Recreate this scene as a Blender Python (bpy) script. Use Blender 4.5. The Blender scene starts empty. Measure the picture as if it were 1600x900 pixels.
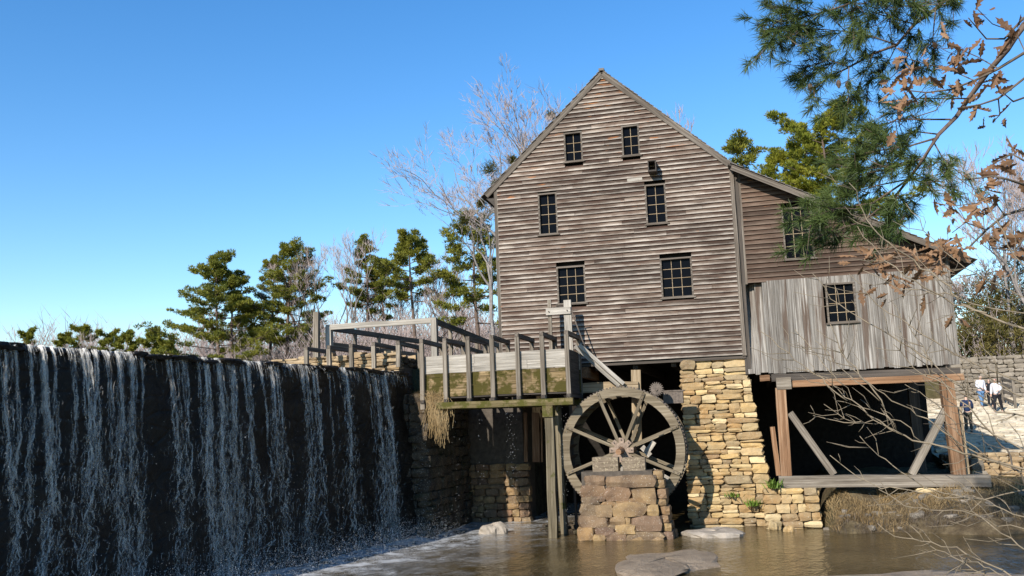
import bpy, math, random
import numpy as np
from mathutils import Vector, Matrix, Quaternion
R = math.radians
random.seed(7); RNG = np.random.default_rng(7)
scene = bpy.context.scene
COL = scene.collection

# ------------------------------------------------------------------ camera, sky, sun, exposure
F_PX, EYE = 1440.0, Vector((0, 0, 3.3))
cam_rot = (Matrix.Rotation(R(14.3), 3, 'Z') @ Matrix.Rotation(R(98.55), 3, 'X') @ Matrix.Rotation(R(-2.1), 3, 'Z'))
cd = bpy.data.cameras.new('camera'); cam = bpy.data.objects.new('camera', cd); COL.objects.link(cam)
cd.sensor_width = 36.0; cd.lens = 36.0 * F_PX / 1600.0; cd.clip_start = .1; cd.clip_end = 6000
cam.matrix_world = Matrix.Translation(EYE) @ cam_rot.to_4x4()
scene.camera = cam

SUN_DIR = Vector((.32, 1.0, -.58)).normalized()            # the way the light travels
world = bpy.data.worlds.new('World'); scene.world = world; world.use_nodes = True
wn = world.node_tree.nodes; wl = world.node_tree.links; wn.clear()
sky = wn.new('ShaderNodeTexSky'); sky.sky_type = 'NISHITA'; sky.sun_disc = False
sky.sun_elevation = math.asin(-SUN_DIR.z); sky.sun_rotation = math.atan2(-SUN_DIR.x, -SUN_DIR.y)
sky.air_density = 1.15; sky.dust_density = .05; sky.ozone_density = 3.0; sky.altitude = 100
bg = wn.new('ShaderNodeBackground'); bg.inputs['Strength'].default_value = .15
wo = wn.new('ShaderNodeOutputWorld'); hs = wn.new('ShaderNodeHueSaturation'); hs.inputs['Saturation'].default_value = 1.31; hs.inputs['Hue'].default_value = .505; wl.new(sky.outputs[0], hs.inputs['Color']); wl.new(hs.outputs[0], bg.inputs[0]); wl.new(bg.outputs[0], wo.inputs[0])
ld = bpy.data.lights.new('sun', 'SUN'); ld.energy = 5.0; ld.angle = R(.5); ld.color = (1.0, .95, .88)
sun = bpy.data.objects.new('sun', ld); COL.objects.link(sun)
sun.rotation_euler = SUN_DIR.to_track_quat('-Z', 'Y').to_euler(); sun.location = (-20, -40, 40)
scene.view_settings.view_transform = 'Standard'; scene.view_settings.look = 'None'
scene.view_settings.exposure = 0.5; scene.view_settings.gamma = 1.0; scene.view_settings.use_curve_mapping = False
scene.render.engine = 'CYCLES'; scene.cycles.use_denoising = True
scene.cycles.max_bounces = 6; scene.cycles.transparent_max_bounces = 8

# ------------------------------------------------------------------ survey helper: a pixel of the survey photo on a known plane -> world point
def at(px, py, Y=None, Z=None, X=None):
    d = cam_rot @ Vector(((px - 800) / F_PX, -(py - 450) / F_PX, -1))
    t = ((Y - EYE.y) / d.y if Y is not None else (Z - EYE.z) / d.z if Z is not None else (X - EYE.x) / d.x)
    return EYE + d * t

# ------------------------------------------------------------------ material helpers
class G:
    def __init__(s, name, rough=.8, spec=.3):
        s.m = bpy.data.materials.new(name); s.m.use_nodes = True
        s.n = s.m.node_tree.nodes; s.l = s.m.node_tree.links
        s.b = s.n['Principled BSDF']; s.b.inputs['Roughness'].default_value = rough
        s.b.inputs['Specular IOR Level'].default_value = spec
        s._tc = None
    def tc(s, k='Object'):
        if s._tc is None: s._tc = s.n.new('ShaderNodeTexCoord')
        return s._tc.outputs[k]
    def rnd(s): return s.n.new('ShaderNodeObjectInfo').outputs['Random']
    def pos(s): return s.n.new('ShaderNodeNewGeometry').outputs['Position']
    def set(s, node, key, v):
        i = node.inputs[key]
        if hasattr(v, 'links') or hasattr(v, 'is_linked'): s.l.new(v, i)
        else: i.default_value = v
    def math(s, op, a, b=0.0, clamp=False):
        n = s.n.new('ShaderNodeMath'); n.operation = op; n.use_clamp = clamp
        s.set(n, 0, a); s.set(n, 1, b); return n.outputs[0]
    def vec(s, op, a, b):
        n = s.n.new('ShaderNodeVectorMath'); n.operation = op; s.set(n, 0, a); s.set(n, 1, b)
        return n.outputs['Value'] if op == 'DOT_PRODUCT' else n.outputs[0]
    def noise(s, v, scale, detail=4, rough=.55, dist=0.0):
        n = s.n.new('ShaderNodeTexNoise'); s.set(n, 'Vector', v); s.set(n, 'Scale', scale)
        s.set(n, 'Detail', detail); s.set(n, 'Roughness', rough); s.set(n, 'Distortion', dist); return n.outputs['Fac']
    def voro(s, v, scale, feat='F1', out='Distance'):
        n = s.n.new('ShaderNodeTexVoronoi'); n.feature = feat; s.set(n, 'Vector', v); s.set(n, 'Scale', scale); return n.outputs[out]
    def ramp(s, f, stops, interp='LINEAR'):
        n = s.n.new('ShaderNodeValToRGB'); s.l.new(f, n.inputs[0]); cr = n.color_ramp; cr.interpolation = interp
        while len(cr.elements) < len(stops): cr.elements.new(.5)
        for e, (p, c) in zip(cr.elements, stops):
            e.position = p; e.color = (c, c, c, 1) if not hasattr(c, '__len__') else (*c, 1)
        return n.outputs[0]
    def mix(s, f, a, b, mode='MIX'):
        n = s.n.new('ShaderNodeMix'); n.data_type = 'RGBA'; n.blend_type = mode
        s.set(n, 0, f)
        for k, v in ((6, a), (7, b)):
            if isinstance(v, tuple): n.inputs[k].default_value = (*v, 1)
            else: s.l.new(v, n.inputs[k])
        return n.outputs[2]
    def hsv(s, c, val, sat=1.0):
        n = s.n.new('ShaderNodeHueSaturation'); s.l.new(c, n.inputs['Color']); s.set(n, 'Value', val); s.set(n, 'Saturation', sat); return n.outputs[0]
    def sep(s, v):
        n = s.n.new('ShaderNodeSeparateXYZ'); s.l.new(v, n.inputs[0]); return n.outputs
    def scale(s, v, k):
        n = s.n.new('ShaderNodeMapping'); s.l.new(v, n.inputs[0]); n.inputs['Scale'].default_value = k; return n.outputs[0]
    def offs(s, v, r, k=53.0):
        n = s.n.new('ShaderNodeCombineXYZ')
        for i in range(3): s.l.new(s.math('MULTIPLY', r, k * (1 + i * .37)), n.inputs[i])
        return s.vec('ADD', v, n.outputs[0])
    def color(s, c):
        if isinstance(c, tuple): s.b.inputs['Base Color'].default_value = (*c, 1)
        else: s.l.new(c, s.b.inputs['Base Color'])
    def bump(s, h, strength=.4, dist=.02):
        n = s.n.new('ShaderNodeBump'); s.set(n, 'Height', h); n.inputs['Strength'].default_value = strength
        n.inputs['Distance'].default_value = dist; s.l.new(n.outputs[0], s.b.inputs['Normal'])
        return n.outputs[0]

def wood(name, dark, mid, light, stain=None, stain_at=.62, moss=None, moss_at=.55, rough=.85, vary=.35, fine=9):
    g = G(name, rough, .2); r = g.rnd(); v = g.offs(g.tc(), r)
    grain = g.noise(g.scale(v, (.25, fine, fine)), 2.4, 7, .65, .25)
    c = g.ramp(grain, [(.3, dark), (.5, mid), (.68, light)])
    blot = g.noise(g.scale(v, (.6, 2, 2)), 1.6, 3)
    c = g.hsv(c, g.math('ADD', g.math('MULTIPLY', blot, .7), .65))
    c = g.hsv(c, g.math('ADD', g.math('MULTIPLY', r, vary), 1 - vary / 2))
    if stain:
        f = g.ramp(g.noise(g.scale(g.offs(g.tc(), r, 91), (.35, 5, 5)), 1.1, 3), [(stain_at, 0.0), (stain_at + .08, 1.0)])
        c = g.mix(g.math('MULTIPLY', f, .75), c, stain)
    if moss:
        f = g.ramp(g.noise(g.pos(), 2.3, 6, .7), [(moss_at, 0.0), (moss_at + .09, 1.0)]); c = g.mix(f, c, moss)
    crack = g.noise(g.scale(v, (.25, 22, 22)), 3, 3, .6)
    c = g.mix(g.ramp(crack, [(.3, .65), (.36, 0.0)]), c, tuple(x * .35 for x in dark))
    g.color(c); g.bump(g.math('ADD', grain, g.math('MULTIPLY', crack, .6)), .5, .012)
    return g.m

def clap(name, dark, mid, light, red, pale, orange=None):
    """bevel siding: lower edge bleached pale, upper part that the next board shelters keeps a red-brown tone, burnt-orange knots"""
    g = G(name, .85, .2); r = g.rnd(); v = g.offs(g.tc(), r)
    grain = g.noise(g.scale(v, (.5, 6, 12)), 2.6, 8, .68, .5)
    c = g.ramp(grain, [(.28, dark), (.48, mid), (.7, light)])
    c = g.hsv(c, g.math('ADD', g.math('MULTIPLY', r, .9), .55))
    z = g.sep(g.tc('Generated'))[2]
    n2 = g.noise(g.scale(v, (.9, 2, 2)), 1.4, 5, .6)
    up = g.ramp(g.math('ADD', z, g.math('MULTIPLY', g.math('SUBTRACT', n2, .5), 1.3)), [(.42, 0.0), (.85, 1.0)])
    c = g.mix(g.math('MULTIPLY', up, .72), c, red)
    lo = g.ramp(g.math('ADD', z, g.math('MULTIPLY', g.math('SUBTRACT', n2, .5), .9)), [(.06, 1.0), (.4, 0.0)])
    c = g.mix(g.math('MULTIPLY', g.math('MULTIPLY', lo, .85), g.ramp(g.noise(g.scale(g.pos(), (.5, 1, 1.3)), 1.1, 5, .6), [(.32, .25), (.66, 1.0)])), c, pale)
    wide = g.noise(g.scale(g.pos(), (.35, 1, .8)), 1.0, 4)
    c = g.hsv(c, g.math('ADD', g.math('MULTIPLY', wide, 1.6), .34))
    if orange:
        hz = g.sep(g.pos())[2]
        lift = g.math('MULTIPLY', g.math('SUBTRACT', hz, 9.0), .012, )
        f = g.ramp(g.math('ADD', g.noise(g.scale(g.offs(g.tc(), r, 77), (1.0, 2, 8)), 1.3, 4, .6), lift), [(.685, 0.0), (.735, 1.0)])
        c = g.mix(g.math('MULTIPLY', f, .8), c, g.ramp(grain, [(.3, (orange[0] * .5, orange[1] * .4, orange[2] * .3)), (.6, orange)]))
    crack = g.noise(g.scale(v, (.2, 10, 26)), 3, 3, .6)
    c = g.mix(g.ramp(crack, [(.31, .7), (.36, 0.0)]), c, tuple(x * .3 for x in dark))
    g.color(c); g.bump(g.math('ADD', grain, g.math('MULTIPLY', crack, .6)), .5, .012)
    return g.m

def stone_mat(name, pal, moss=None, rough=.85, vary=.5, spec=.25, bd=.03):
    g = G(name, rough, spec); r = g.rnd(); p = g.offs(g.pos(), r, 9)
    c = g.ramp(r, [(i / (len(pal) - 1) if len(pal) > 1 else 0, q) for i, q in enumerate(pal)])
    n = g.noise(p, 5, 8, .7); n2 = g.noise(p, 1.9, 4)
    c = g.mix(g.math('MULTIPLY', g.ramp(n2, [(.42, 0.0), (.68, 1.0)]), .7), c, tuple(x * .5 for x in pal[len(pal) // 2]))
    c = g.hsv(c, g.math('ADD', g.math('MULTIPLY', n, 1.1), .45))
    sp = g.noise(p, 38, 2)
    c = g.mix(g.ramp(sp, [(.62, 0.0), (.7, .5)]), c, (.55, .5, .4))
    if moss:
        c = g.mix(g.ramp(g.noise(g.pos(), 1.7, 6, .7), [(.52, 0.0), (.62, .8)]), c, moss)
    g.color(c); g.bump(g.math('ADD', n, g.math('MULTIPLY', sp, .3)), .8, bd)
    return g.m

def leaf_mat(name, a, b, trans=.3, rough=.55):
    g = G(name, rough, .25); r = g.rnd()
    f = g.noise(g.pos(), .9, 3)
    c = g.mix(g.ramp(f, [(.35, 0.0), (.65, 1.0)]), a, b)
    c = g.hsv(c, g.math('ADD', g.math('MULTIPLY', g.noise(g.pos(), 7, 2), .8), .6))
    g.color(c)
    t = g.n.new('ShaderNodeBsdfTranslucent'); g.l.new(c, t.inputs[0])
    mx = g.n.new('ShaderNodeMixShader'); mx.inputs[0].default_value = trans
    g.l.new(g.b.outputs[0], mx.inputs[1]); g.l.new(t.outputs[0], mx.inputs[2]); g.l.new(mx.outputs[0], g.n['Material Output'].inputs[0])
    return g.m

def plain(name, c, rough=.7, spec=.3, var=.5, sc=6, bump=.3, metal=0):
    g = G(name, rough, spec); g.b.inputs['Metallic'].default_value = metal
    n = g.noise(g.pos(), sc, 6, .65)
    cc = g.ramp(n, [(.25, tuple(x * (1 - var) for x in c)), (.75, tuple(min(1, x * (1 + var)) for x in c))])
    g.color(cc)
    if bump: g.bump(n, bump, .03)
    return g.m

M = {}
M['clap'] = clap('weathered clapboard', (.022, .014, .0095), (.070, .047, .033), (.175, .138, .106), (.036, .0145, .009), (.44, .38, .31), (.36, .135, .036))
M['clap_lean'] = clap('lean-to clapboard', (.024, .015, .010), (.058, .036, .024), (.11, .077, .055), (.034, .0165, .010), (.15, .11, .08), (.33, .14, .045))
M['vboard'] = wood('silvered vertical boards', (.07, .058, .047), (.185, .163, .136), (.37, .342, .30), stain=(.07, .04, .024), stain_at=.56, fine=13, vary=.45)
M['trim'] = wood('grey trim wood', (.05, .039, .029), (.115, .092, .07), (.21, .178, .142))
M['grey'] = wood('grey frame timber', (.075, .058, .042), (.165, .136, .102), (.28, .24, .188))
M['pale'] = wood('bleached plank', (.17, .148, .118), (.31, .275, .225), (.46, .415, .35), vary=.2)
M['tan'] = wood('tan timber', (.16, .11, .06), (.29, .215, .13), (.42, .33, .215), vary=.2)
M['red'] = wood('red brown timber', (.10, .052, .026), (.20, .108, .055), (.31, .20, .12), vary=.35)
M['mossy'] = wood('mossy trough plank', (.06, .042, .02), (.16, .11, .05), (.30, .215, .13), moss=(.055, .045, .008), moss_at=.44, vary=.6)
M['mossbeam'] = wood('mossy beam', (.06, .045, .02), (.12, .092, .04), (.2, .155, .08), moss=(.065, .06, .011), moss_at=.46)
M['wetpost'] = wood('wet post', (.06, .047, .028), (.13, .105, .065), (.24, .2, .13), moss=(.06, .06, .012), moss_at=.58)
M['wheel'] = wood('wheel oak', (.075, .057, .034), (.155, .122, .078), (.25, .205, .14), fine=6, vary=.25)
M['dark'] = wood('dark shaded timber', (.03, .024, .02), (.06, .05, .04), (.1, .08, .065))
M['roof'] = wood('cedar shingle', (.08, .068, .058), (.16, .14, .12), (.25, .225, .2))
M['pier'] = stone_mat('golden rubble stone', [(.46, .305, .125), (.27, .165, .07), (.53, .375, .17), (.17, .115, .065), (.60, .46, .25), (.36, .215, .085), (.22, .14, .07), (.50, .33, .13)])
M['redstone'] = stone_mat('russet block stone', [(.19, .108, .06), (.19, .135, .078), (.27, .165, .072), (.14, .088, .06), (.30, .20, .09), (.23, .15, .075)])
M['abut'] = stone_mat('damp shade-dark abutment stone', [(.06, .044, .028), (.095, .064, .036), (.038, .03, .022), (.08, .058, .034)], moss=(.026, .026, .01))  # the shade on the abutment is put into this stone colour
M['parapet'] = stone_mat('tan flat stone', [(.33, .22, .11), (.42, .31, .18), (.26, .18, .10), (.37, .25, .13)])
M['greystone'] = stone_mat('grey field stone', [(.21, .175, .13), (.14, .118, .09), (.28, .235, .18), (.17, .14, .10)])
M['rock'] = stone_mat('river rock', [(.25, .185, .12), (.30, .225, .15)], rough=.6, spec=.4, bd=.12)
M['whiterock'] = stone_mat('pale boulder', [(.34, .285, .22), (.37, .315, .25)])
M['mortar'] = plain('dark joint earth', (.07, .055, .04))
M['iron'] = plain('rusty iron', (.11, .085, .065), .75, .4, .6, 14)
M['hubiron'] = plain('pale weathered casting', (.24, .175, .125), .8, .3, .5, 12)
M['black'] = plain('shade-black interior board', (.02, .017, .014), .9, .1)  # black stands in for the deep shade inside and under the mill
M['bark'] = plain('pine bark', (.12, .085, .065), .9, .15, .5, 7, .7)
M['greybark'] = plain('grey bark', (.22, .195, .175), .9, .15, .4, 6, .5)
M['twig'] = plain('pinkish bare twig', (.29, .23, .205), .85, .2, .3, 3, 0)
M['shrubstem'] = plain('tan bare stem', (.20, .155, .10), .7, .3, .45, 9, .2)
M['darkstem'] = plain('dark bare stem', (.11, .085, .06), .8, .3, .4, 9, .2)
M['pine_far'] = leaf_mat('pine needles far', (.125, .142, .022), (.265, .245, .032), .38)
M['pine_lit'] = leaf_mat('yellow green pine', (.17, .195, .022), (.31, .295, .035), .4)
M['pine_near'] = leaf_mat('pine needles near', (.055, .085, .022), (.10, .13, .035), .25, .4)
M['oakleaf'] = leaf_mat('dead oak leaf', (.15, .078, .04), (.31, .175, .09), .3, .6)
M['shrubleaf'] = leaf_mat('olive shrub leaf', (.085, .08, .018), (.16, .125, .035), .25)
M['weed'] = leaf_mat('green weed', (.09, .16, .02), (.16, .24, .035), .3)
M['drygrass'] = leaf_mat('dry grass', (.25, .165, .07), (.42, .30, .15), .25, .7)
M['mistletoe'] = leaf_mat('mistletoe leaf', (.06, .065, .012), (.10, .09, .02), .2)

g = G('window glass', .05, .12); g.color((.004, .0045, .006)); g.b.inputs['IOR'].default_value = 1.25
g.bump(g.noise(g.pos(), 2.2, 2), .12, .02); M['glass'] = g.m
g = G('earth', .95, .1); n = g.noise(g.pos(), 2.2, 8, .75)
c = g.ramp(n, [(.3, (.045, .032, .018)), (.5, (.11, .08, .045)), (.7, (.21, .16, .09))])
g.color(g.mix(g.ramp(g.noise(g.pos(), .13, 4), [(.45, 0.0), (.6, .7)]), c, (.07, .065, .025))); g.bump(n, 1.0, .14); M['earth'] = g.m
# muddy stream
DAM_A, DAM_B = at(0, 537, Z=5.15), at(630, 582, Z=5.15)
dam_u = (DAM_B - DAM_A).normalized(); dam_n = Vector((dam_u.y, -dam_u.x, 0))
g = G('muddy water', .045, .5); g.b.inputs['IOR'].default_value = 1.33
p = g.pos()
n1 = g.noise(g.scale(p, (1, .55, 1)), 2.6, 4, .6, .6); n2 = g.noise(p, 9, 3)
dist = g.vec('DOT_PRODUCT', g.vec('SUBTRACT', p, tuple(DAM_A)), tuple(dam_n))
dist = g.math('ADD', dist, g.math('MULTIPLY', g.math('SUBTRACT', g.noise(p, .8, 7, .72, .6), .5), 8))
foam = g.math('MULTIPLY', g.ramp(g.math('MULTIPLY', dist, .1), [(.0, 1.0), (.16, .9), (.3, .45), (.55, 0.0)]), g.ramp(g.noise(p, 1.5, 8, .75, .8), [(.36, 0.0), (.60, .95)]))
mud = g.ramp(g.noise(p, .5, 4), [(.35, (.055, .038, .015)), (.65, (.105, .073, .03))])
g.color(g.mix(foam, mud, (.56, .57, .57)))
g.l.new(g.math('ADD', g.math('MULTIPLY', foam, .5), .045), g.b.inputs['Roughness'])
g.bump(g.math('ADD', n1, g.math('MULTIPLY', n2, .35)), .65, .07); M['water'] = g.m
g = G('pond water', .03, .5); g.color((.03, .035, .025)); g.bump(g.noise(g.pos(), 1.2, 4), .1, .05); M['pond'] = g.m
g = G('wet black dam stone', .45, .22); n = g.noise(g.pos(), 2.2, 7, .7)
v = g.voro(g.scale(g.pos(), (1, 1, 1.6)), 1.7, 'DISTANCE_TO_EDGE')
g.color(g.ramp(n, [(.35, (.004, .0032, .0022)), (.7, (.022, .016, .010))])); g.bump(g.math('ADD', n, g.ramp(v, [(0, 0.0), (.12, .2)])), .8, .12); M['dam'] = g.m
g = G('falling water', .25, .5); g.b.inputs['IOR'].default_value = 1.33
g.color((.72, .68, .61))
t = g.n.new('ShaderNodeBsdfTranslucent'); t.inputs[0].default_value = (.66, .62, .55, 1)
tr = g.n.new('ShaderNodeBsdfTransparent')
m1 = g.n.new('ShaderNodeMixShader'); m1.inputs[0].default_value = .35
m2 = g.n.new('ShaderNodeMixShader')
g.l.new(g.ramp(g.noise(g.scale(g.pos(), (9, 9, 2.2)), 1.3, 5, .7), [(.31, .42), (.6, .95)]), m2.inputs[0])
g.l.new(g.b.outputs[0], m1.inputs[1]); g.l.new(t.outputs[0], m1.inputs[2])
g.l.new(m1.outputs[0], m2.inputs[1]); g.l.new(tr.outputs[0], m2.inputs[2]); g.l.new(m2.outputs[0], g.n['Material Output'].inputs[0]); M['fall'] = g.m
g = G('water drop', .2, .5); g.color((.74, .73, .7)); M['drop'] = g.m

# ------------------------------------------------------------------ object helpers
WM = {}
def link(o, parent=None, W=None):
    COL.objects.link(o); W = W or Matrix.Identity(4)
    if parent is not None:
        o.parent = parent; o.matrix_parent_inverse = WM[parent.name].inverted()
    o.matrix_basis = W; WM[o.name] = W
    return o
def tag(o, label=None, cat=None, group=None, kind=None):
    if label: o['label'] = label
    if cat: o['category'] = cat
    if group: o['group'] = group
    if kind: o['kind'] = kind
    return o
def thing(name, label, cat, loc, group=None):
    e = bpy.data.objects.new(name, None); e.empty_display_size = .3
    return tag(link(e, None, Matrix.Translation(Vector(loc))), label, cat, group)
def mesh_obj(name, me, mat, parent=None, W=None):
    if mat is not None and not me.materials: me.materials.append(mat)
    return link(bpy.data.objects.new(name, me), parent, W)
def bulk(name, V, Fc, mat, parent=None, smooth=False):
    """mesh from arrays: Fc is (m,3) or (m,4)"""
    V = np.asarray(V, dtype=np.float32).reshape(-1, 3); Fc = np.asarray(Fc, dtype=np.int32); k = Fc.shape[1]
    me = bpy.data.meshes.new(name); me.vertices.add(len(V)); me.vertices.foreach_set('co', V.ravel())
    me.loops.add(Fc.size); me.loops.foreach_set('vertex_index', Fc.ravel())
    me.polygons.add(len(Fc)); me.polygons.foreach_set('loop_start', np.arange(0, Fc.size, k, dtype=np.int32))
    me.polygons.foreach_set('loop_total', np.full(len(Fc), k, dtype=np.int32))
    if smooth: me.polygons.foreach_set('use_smooth', np.ones(len(Fc), dtype=bool))
    me.update(calc_edges=True)
    return mesh_obj(name, me, mat, parent)
class MB:
    def __init__(s): s.v = []; s.f = []
    def add(s, v, f):
        b = len(s.v); s.v += [tuple(x) for x in v]; s.f += [tuple(i + b for i in q) for q in f]
    def box(s, lo, hi):
        (a, b, c), (d, e, f) = lo, hi
        s.add([(a, b, c), (d, b, c), (d, e, c), (a, e, c), (a, b, f), (d, b, f), (d, e, f), (a, e, f)],
              [(0, 3, 2, 1), (4, 5, 6, 7), (0, 1, 5, 4), (1, 2, 6, 5), (2, 3, 7, 6), (3, 0, 4, 7)])
    def bar(s, p0, p1, w, h, up=(0, 0, 1)):
        W, L = frame(p0, p1, up)
        vs = [W @ Vector((x, y, z)) for x in (-L / 2, L / 2) for y in (-w / 2, w / 2) for z in (-h / 2, h / 2)]
        s.add(vs, [(0, 1, 3, 2), (4, 6, 7, 5), (0, 4, 5, 1), (2, 3, 7, 6), (0, 2, 6, 4), (1, 5, 7, 3)])
    def tube(s, pts, rad, n=6, cap=True):
        pts = [Vector(p) for p in pts]; b = len(s.v)
        if not hasattr(rad, '__len__'): rad = [rad] * len(pts)
        for i, p in enumerate(pts):
            d = (pts[min(i + 1, len(pts) - 1)] - pts[max(i - 1, 0)]).normalized()
            a = d.cross(Vector((.13, .21, 1)) if abs(d.z) < .95 else Vector((1, .1, 0))).normalized(); c = d.cross(a)
            for k in range(n):
                t = 2 * math.pi * k / n; s.v.append(tuple(p + (a * math.cos(t) + c * math.sin(t)) * rad[i]))
        for i in range(len(pts) - 1):
            for k in range(n):
                s.f.append((b + i * n + k, b + i * n + (k + 1) % n, b + (i + 1) * n + (k + 1) % n, b + (i + 1) * n + k))
        if cap:
            s.f.append(tuple(b + k for k in range(n))[::-1]); s.f.append(tuple(b + (len(pts) - 1) * n + k for k in range(n)))
    def build(s, name, mat, parent=None, W=None, smooth=False):
        me = bpy.data.meshes.new(name); me.from_pydata(s.v, [], s.f); me.update()
        if smooth:
            for p in me.polygons: p.use_smooth = True
        return mesh_obj(name, me, mat, parent, W)
def frame(p0, p1, up=(0, 0, 1)):
    p0, p1 = Vector(p0), Vector(p1); x = (p1 - p0); L = x.length; x.normalize(); up = Vector(up)
    y = up.cross(x)
    if y.length < 1e-3: y = Vector((0, 1, 0)).cross(x)
    y.normalize(); z = x.cross(y)
    W = Matrix((x, y, z)).transposed().to_4x4(); W.translation = (p0 + p1) / 2
    return W, L
def beam(name, p0, p1, w, h, mat, parent=None, up=(0, 0, 1), seg=3, jit=.006, taper=None):
    """a sawn timber: local x runs along the grain; slightly out of true"""
    W, L = frame(p0, p1, up); v = []; f = []
    for i in range(seg + 1):
        x = -L / 2 + L * i / seg; dy, dz = random.uniform(-jit, jit), random.uniform(-jit, jit)
        k = 1.0 if taper is None else 1 + (taper - 1) * i / seg
        for (a, b) in ((-1, -1), (1, -1), (1, 1), (-1, 1)):
            v.append((x, a * w * k / 2 + dy + random.uniform(-jit, jit) * .4, b * h * k / 2 + dz + random.uniform(-jit, jit) * .4))
    for i in range(seg):
        for k in range(4): f.append((i * 4 + k, i * 4 + (k + 1) % 4, (i + 1) * 4 + (k + 1) % 4, (i + 1) * 4 + k))
    f.append((3, 2, 1, 0)); e = seg * 4; f.append((e, e + 1, e + 2, e + 3))
    me = bpy.data.meshes.new(name); me.from_pydata(v, [], f); me.update()
    return mesh_obj(name, me, mat, parent, W)
# shared rounded stone blocks (unit size)
def stone_mesh(seed, sharp=.17, jit=.075):
    rr = random.Random(seed); idx = {}; vs = []; fs = []
    g3 = (-.5, 0, .5)
    for x in g3:
        for y in g3:
            for z in g3:
                k = sum(1 for q in (x, y, z) if q)
                if k == 0: continue
                s = {1: 1 + rr.uniform(-.02, .05), 2: 1 - sharp * .35, 3: 1 - sharp}[k]
                idx[(x, y, z)] = len(vs); vs.append((x * s + rr.uniform(-jit, jit), y * s + rr.uniform(-jit, jit) * .6, z * s + rr.uniform(-jit, jit)))
    for ax in range(3):
        for sgn in (-.5, .5):
            o = [a for a in range(3) if a != ax]
            for i in range(2):
                for j in range(2):
                    q = []
                    for (di, dj) in ((0, 0), (1, 0), (1, 1), (0, 1)):
                        t = [0, 0, 0]; t[ax] = sgn; t[o[0]] = g3[i + di]; t[o[1]] = g3[j + dj]; q.append(idx[tuple(t)])
                    if (sgn > 0) ^ (ax == 1): fs.append(tuple(q))
                    else: fs.append(tuple(q[::-1]))
    return vs, fs
STONES = {}
def stone_data(mat, k):
    key = (mat.name, k)
    if key not in STONES:
        v, f = stone_mesh(k * 13 + 5); me = bpy.data.meshes.new('stone'); me.from_pydata(v, [], f)
        me.materials.append(mat); me.update(); STONES[key] = me
    return STONES[key]
def put_stone(parent, c, u, w, h, d, mat, rr, tilt=2.0, name='stone'):
    u = Vector(u).normalized(); z = Vector((0, 0, 1)); k = z.cross(u)
    Rm = Matrix((u, k, z)).transposed() @ Matrix.Rotation(R(rr.uniform(-tilt, tilt)), 3, 'Y') @ Matrix.Rotation(R(rr.uniform(-tilt, tilt)), 3, 'Z')
    W = Matrix.Translation(c) @ Rm.to_4x4() @ Matrix.Diagonal((w, d, h, 1))
    return mesh_obj(name, stone_data(mat, rr.randrange(9)), None, parent, W)
def rubble(parent, O, u, n, H, left, right, mat, ch=(.14, .28), sw=(.25, .75), depth=.4, batter=0.0, seed=1, joint=.012, proud=.05, skip=None, split=.25):
    """courses of uneven stones on a plane: O origin, u along, n outward; left/right(v) bounds; batter = outward metres per metre down"""
    rr = random.Random(seed); u = Vector(u).normalized(); n = Vector(n).normalized(); v = 0.0
    def lay(x0, x1, v0, v1):
        w, h = x1 - x0, v1 - v0
        if skip and skip((x0 + x1) / 2, (v0 + v1) / 2): return
        out = n * (rr.uniform(-proud, proud) - depth / 2 + batter * (H - (v0 + v1) / 2))
        put_stone(parent, Vector(O) + u * (x0 + x1) / 2 + Vector((0, 0, (v0 + v1) / 2)) + out, u, w - joint + .015, h - joint + .015, depth, mat, rr, 2.5)
    def cut(x0, x1, v0, v1):
        w, h = x1 - x0, v1 - v0
        if h > ch[1] or (h > ch[0] * 2.1 and rr.random() < .35):
            k = rr.uniform(.3, .7)
            if h * min(k, 1 - k) < ch[0] * .75: k = .5
            j = v0 + h * k
            cut(x0, x1, v0, j); cut(x0, x1, j, v1)
        elif w > sw[1] or (w > sw[0] * 2.2 and rr.random() < .4 + .25 * split):
            k = rr.uniform(.3, .7); j = x0 + w * k; cut(x0, j, v0, v1); cut(j, x1, v0, v1)
        else: lay(x0, x1, v0, v1)
    while v < H - .04:
        h = min(rr.uniform(ch[1] * 1.2, ch[1] * 2.3), H - v)
        if H - v - h < ch[1] * .8: h = H - v
        x, nsub = left(v + h / 2), max(1, int(h / .22))
        # big cells first, each then split at random so that bed joints do not run through
        while True:
            x1 = right(v + h / 2); w = rr.uniform(sw[1] * .9, sw[1] * 2.2)
            last = x1 - x - w < sw[0]
            if last:
                dv = h / nsub
                if nsub > 1:
                    for q in range(nsub):
                        e = right(v + dv * (q + .5)); x_in = x
                        if e - x_in > .06: cut(x_in, e, v + dv * q, v + dv * (q + 1)) if dv <= ch[1] else cut(x_in, e, v + dv * q, v + dv * (q + 1))
                elif x1 - x > .05: cut(x, x1, v, v + h)
                break
            cut(x, x + w, v, v + h); x += w
        v += h

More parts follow.
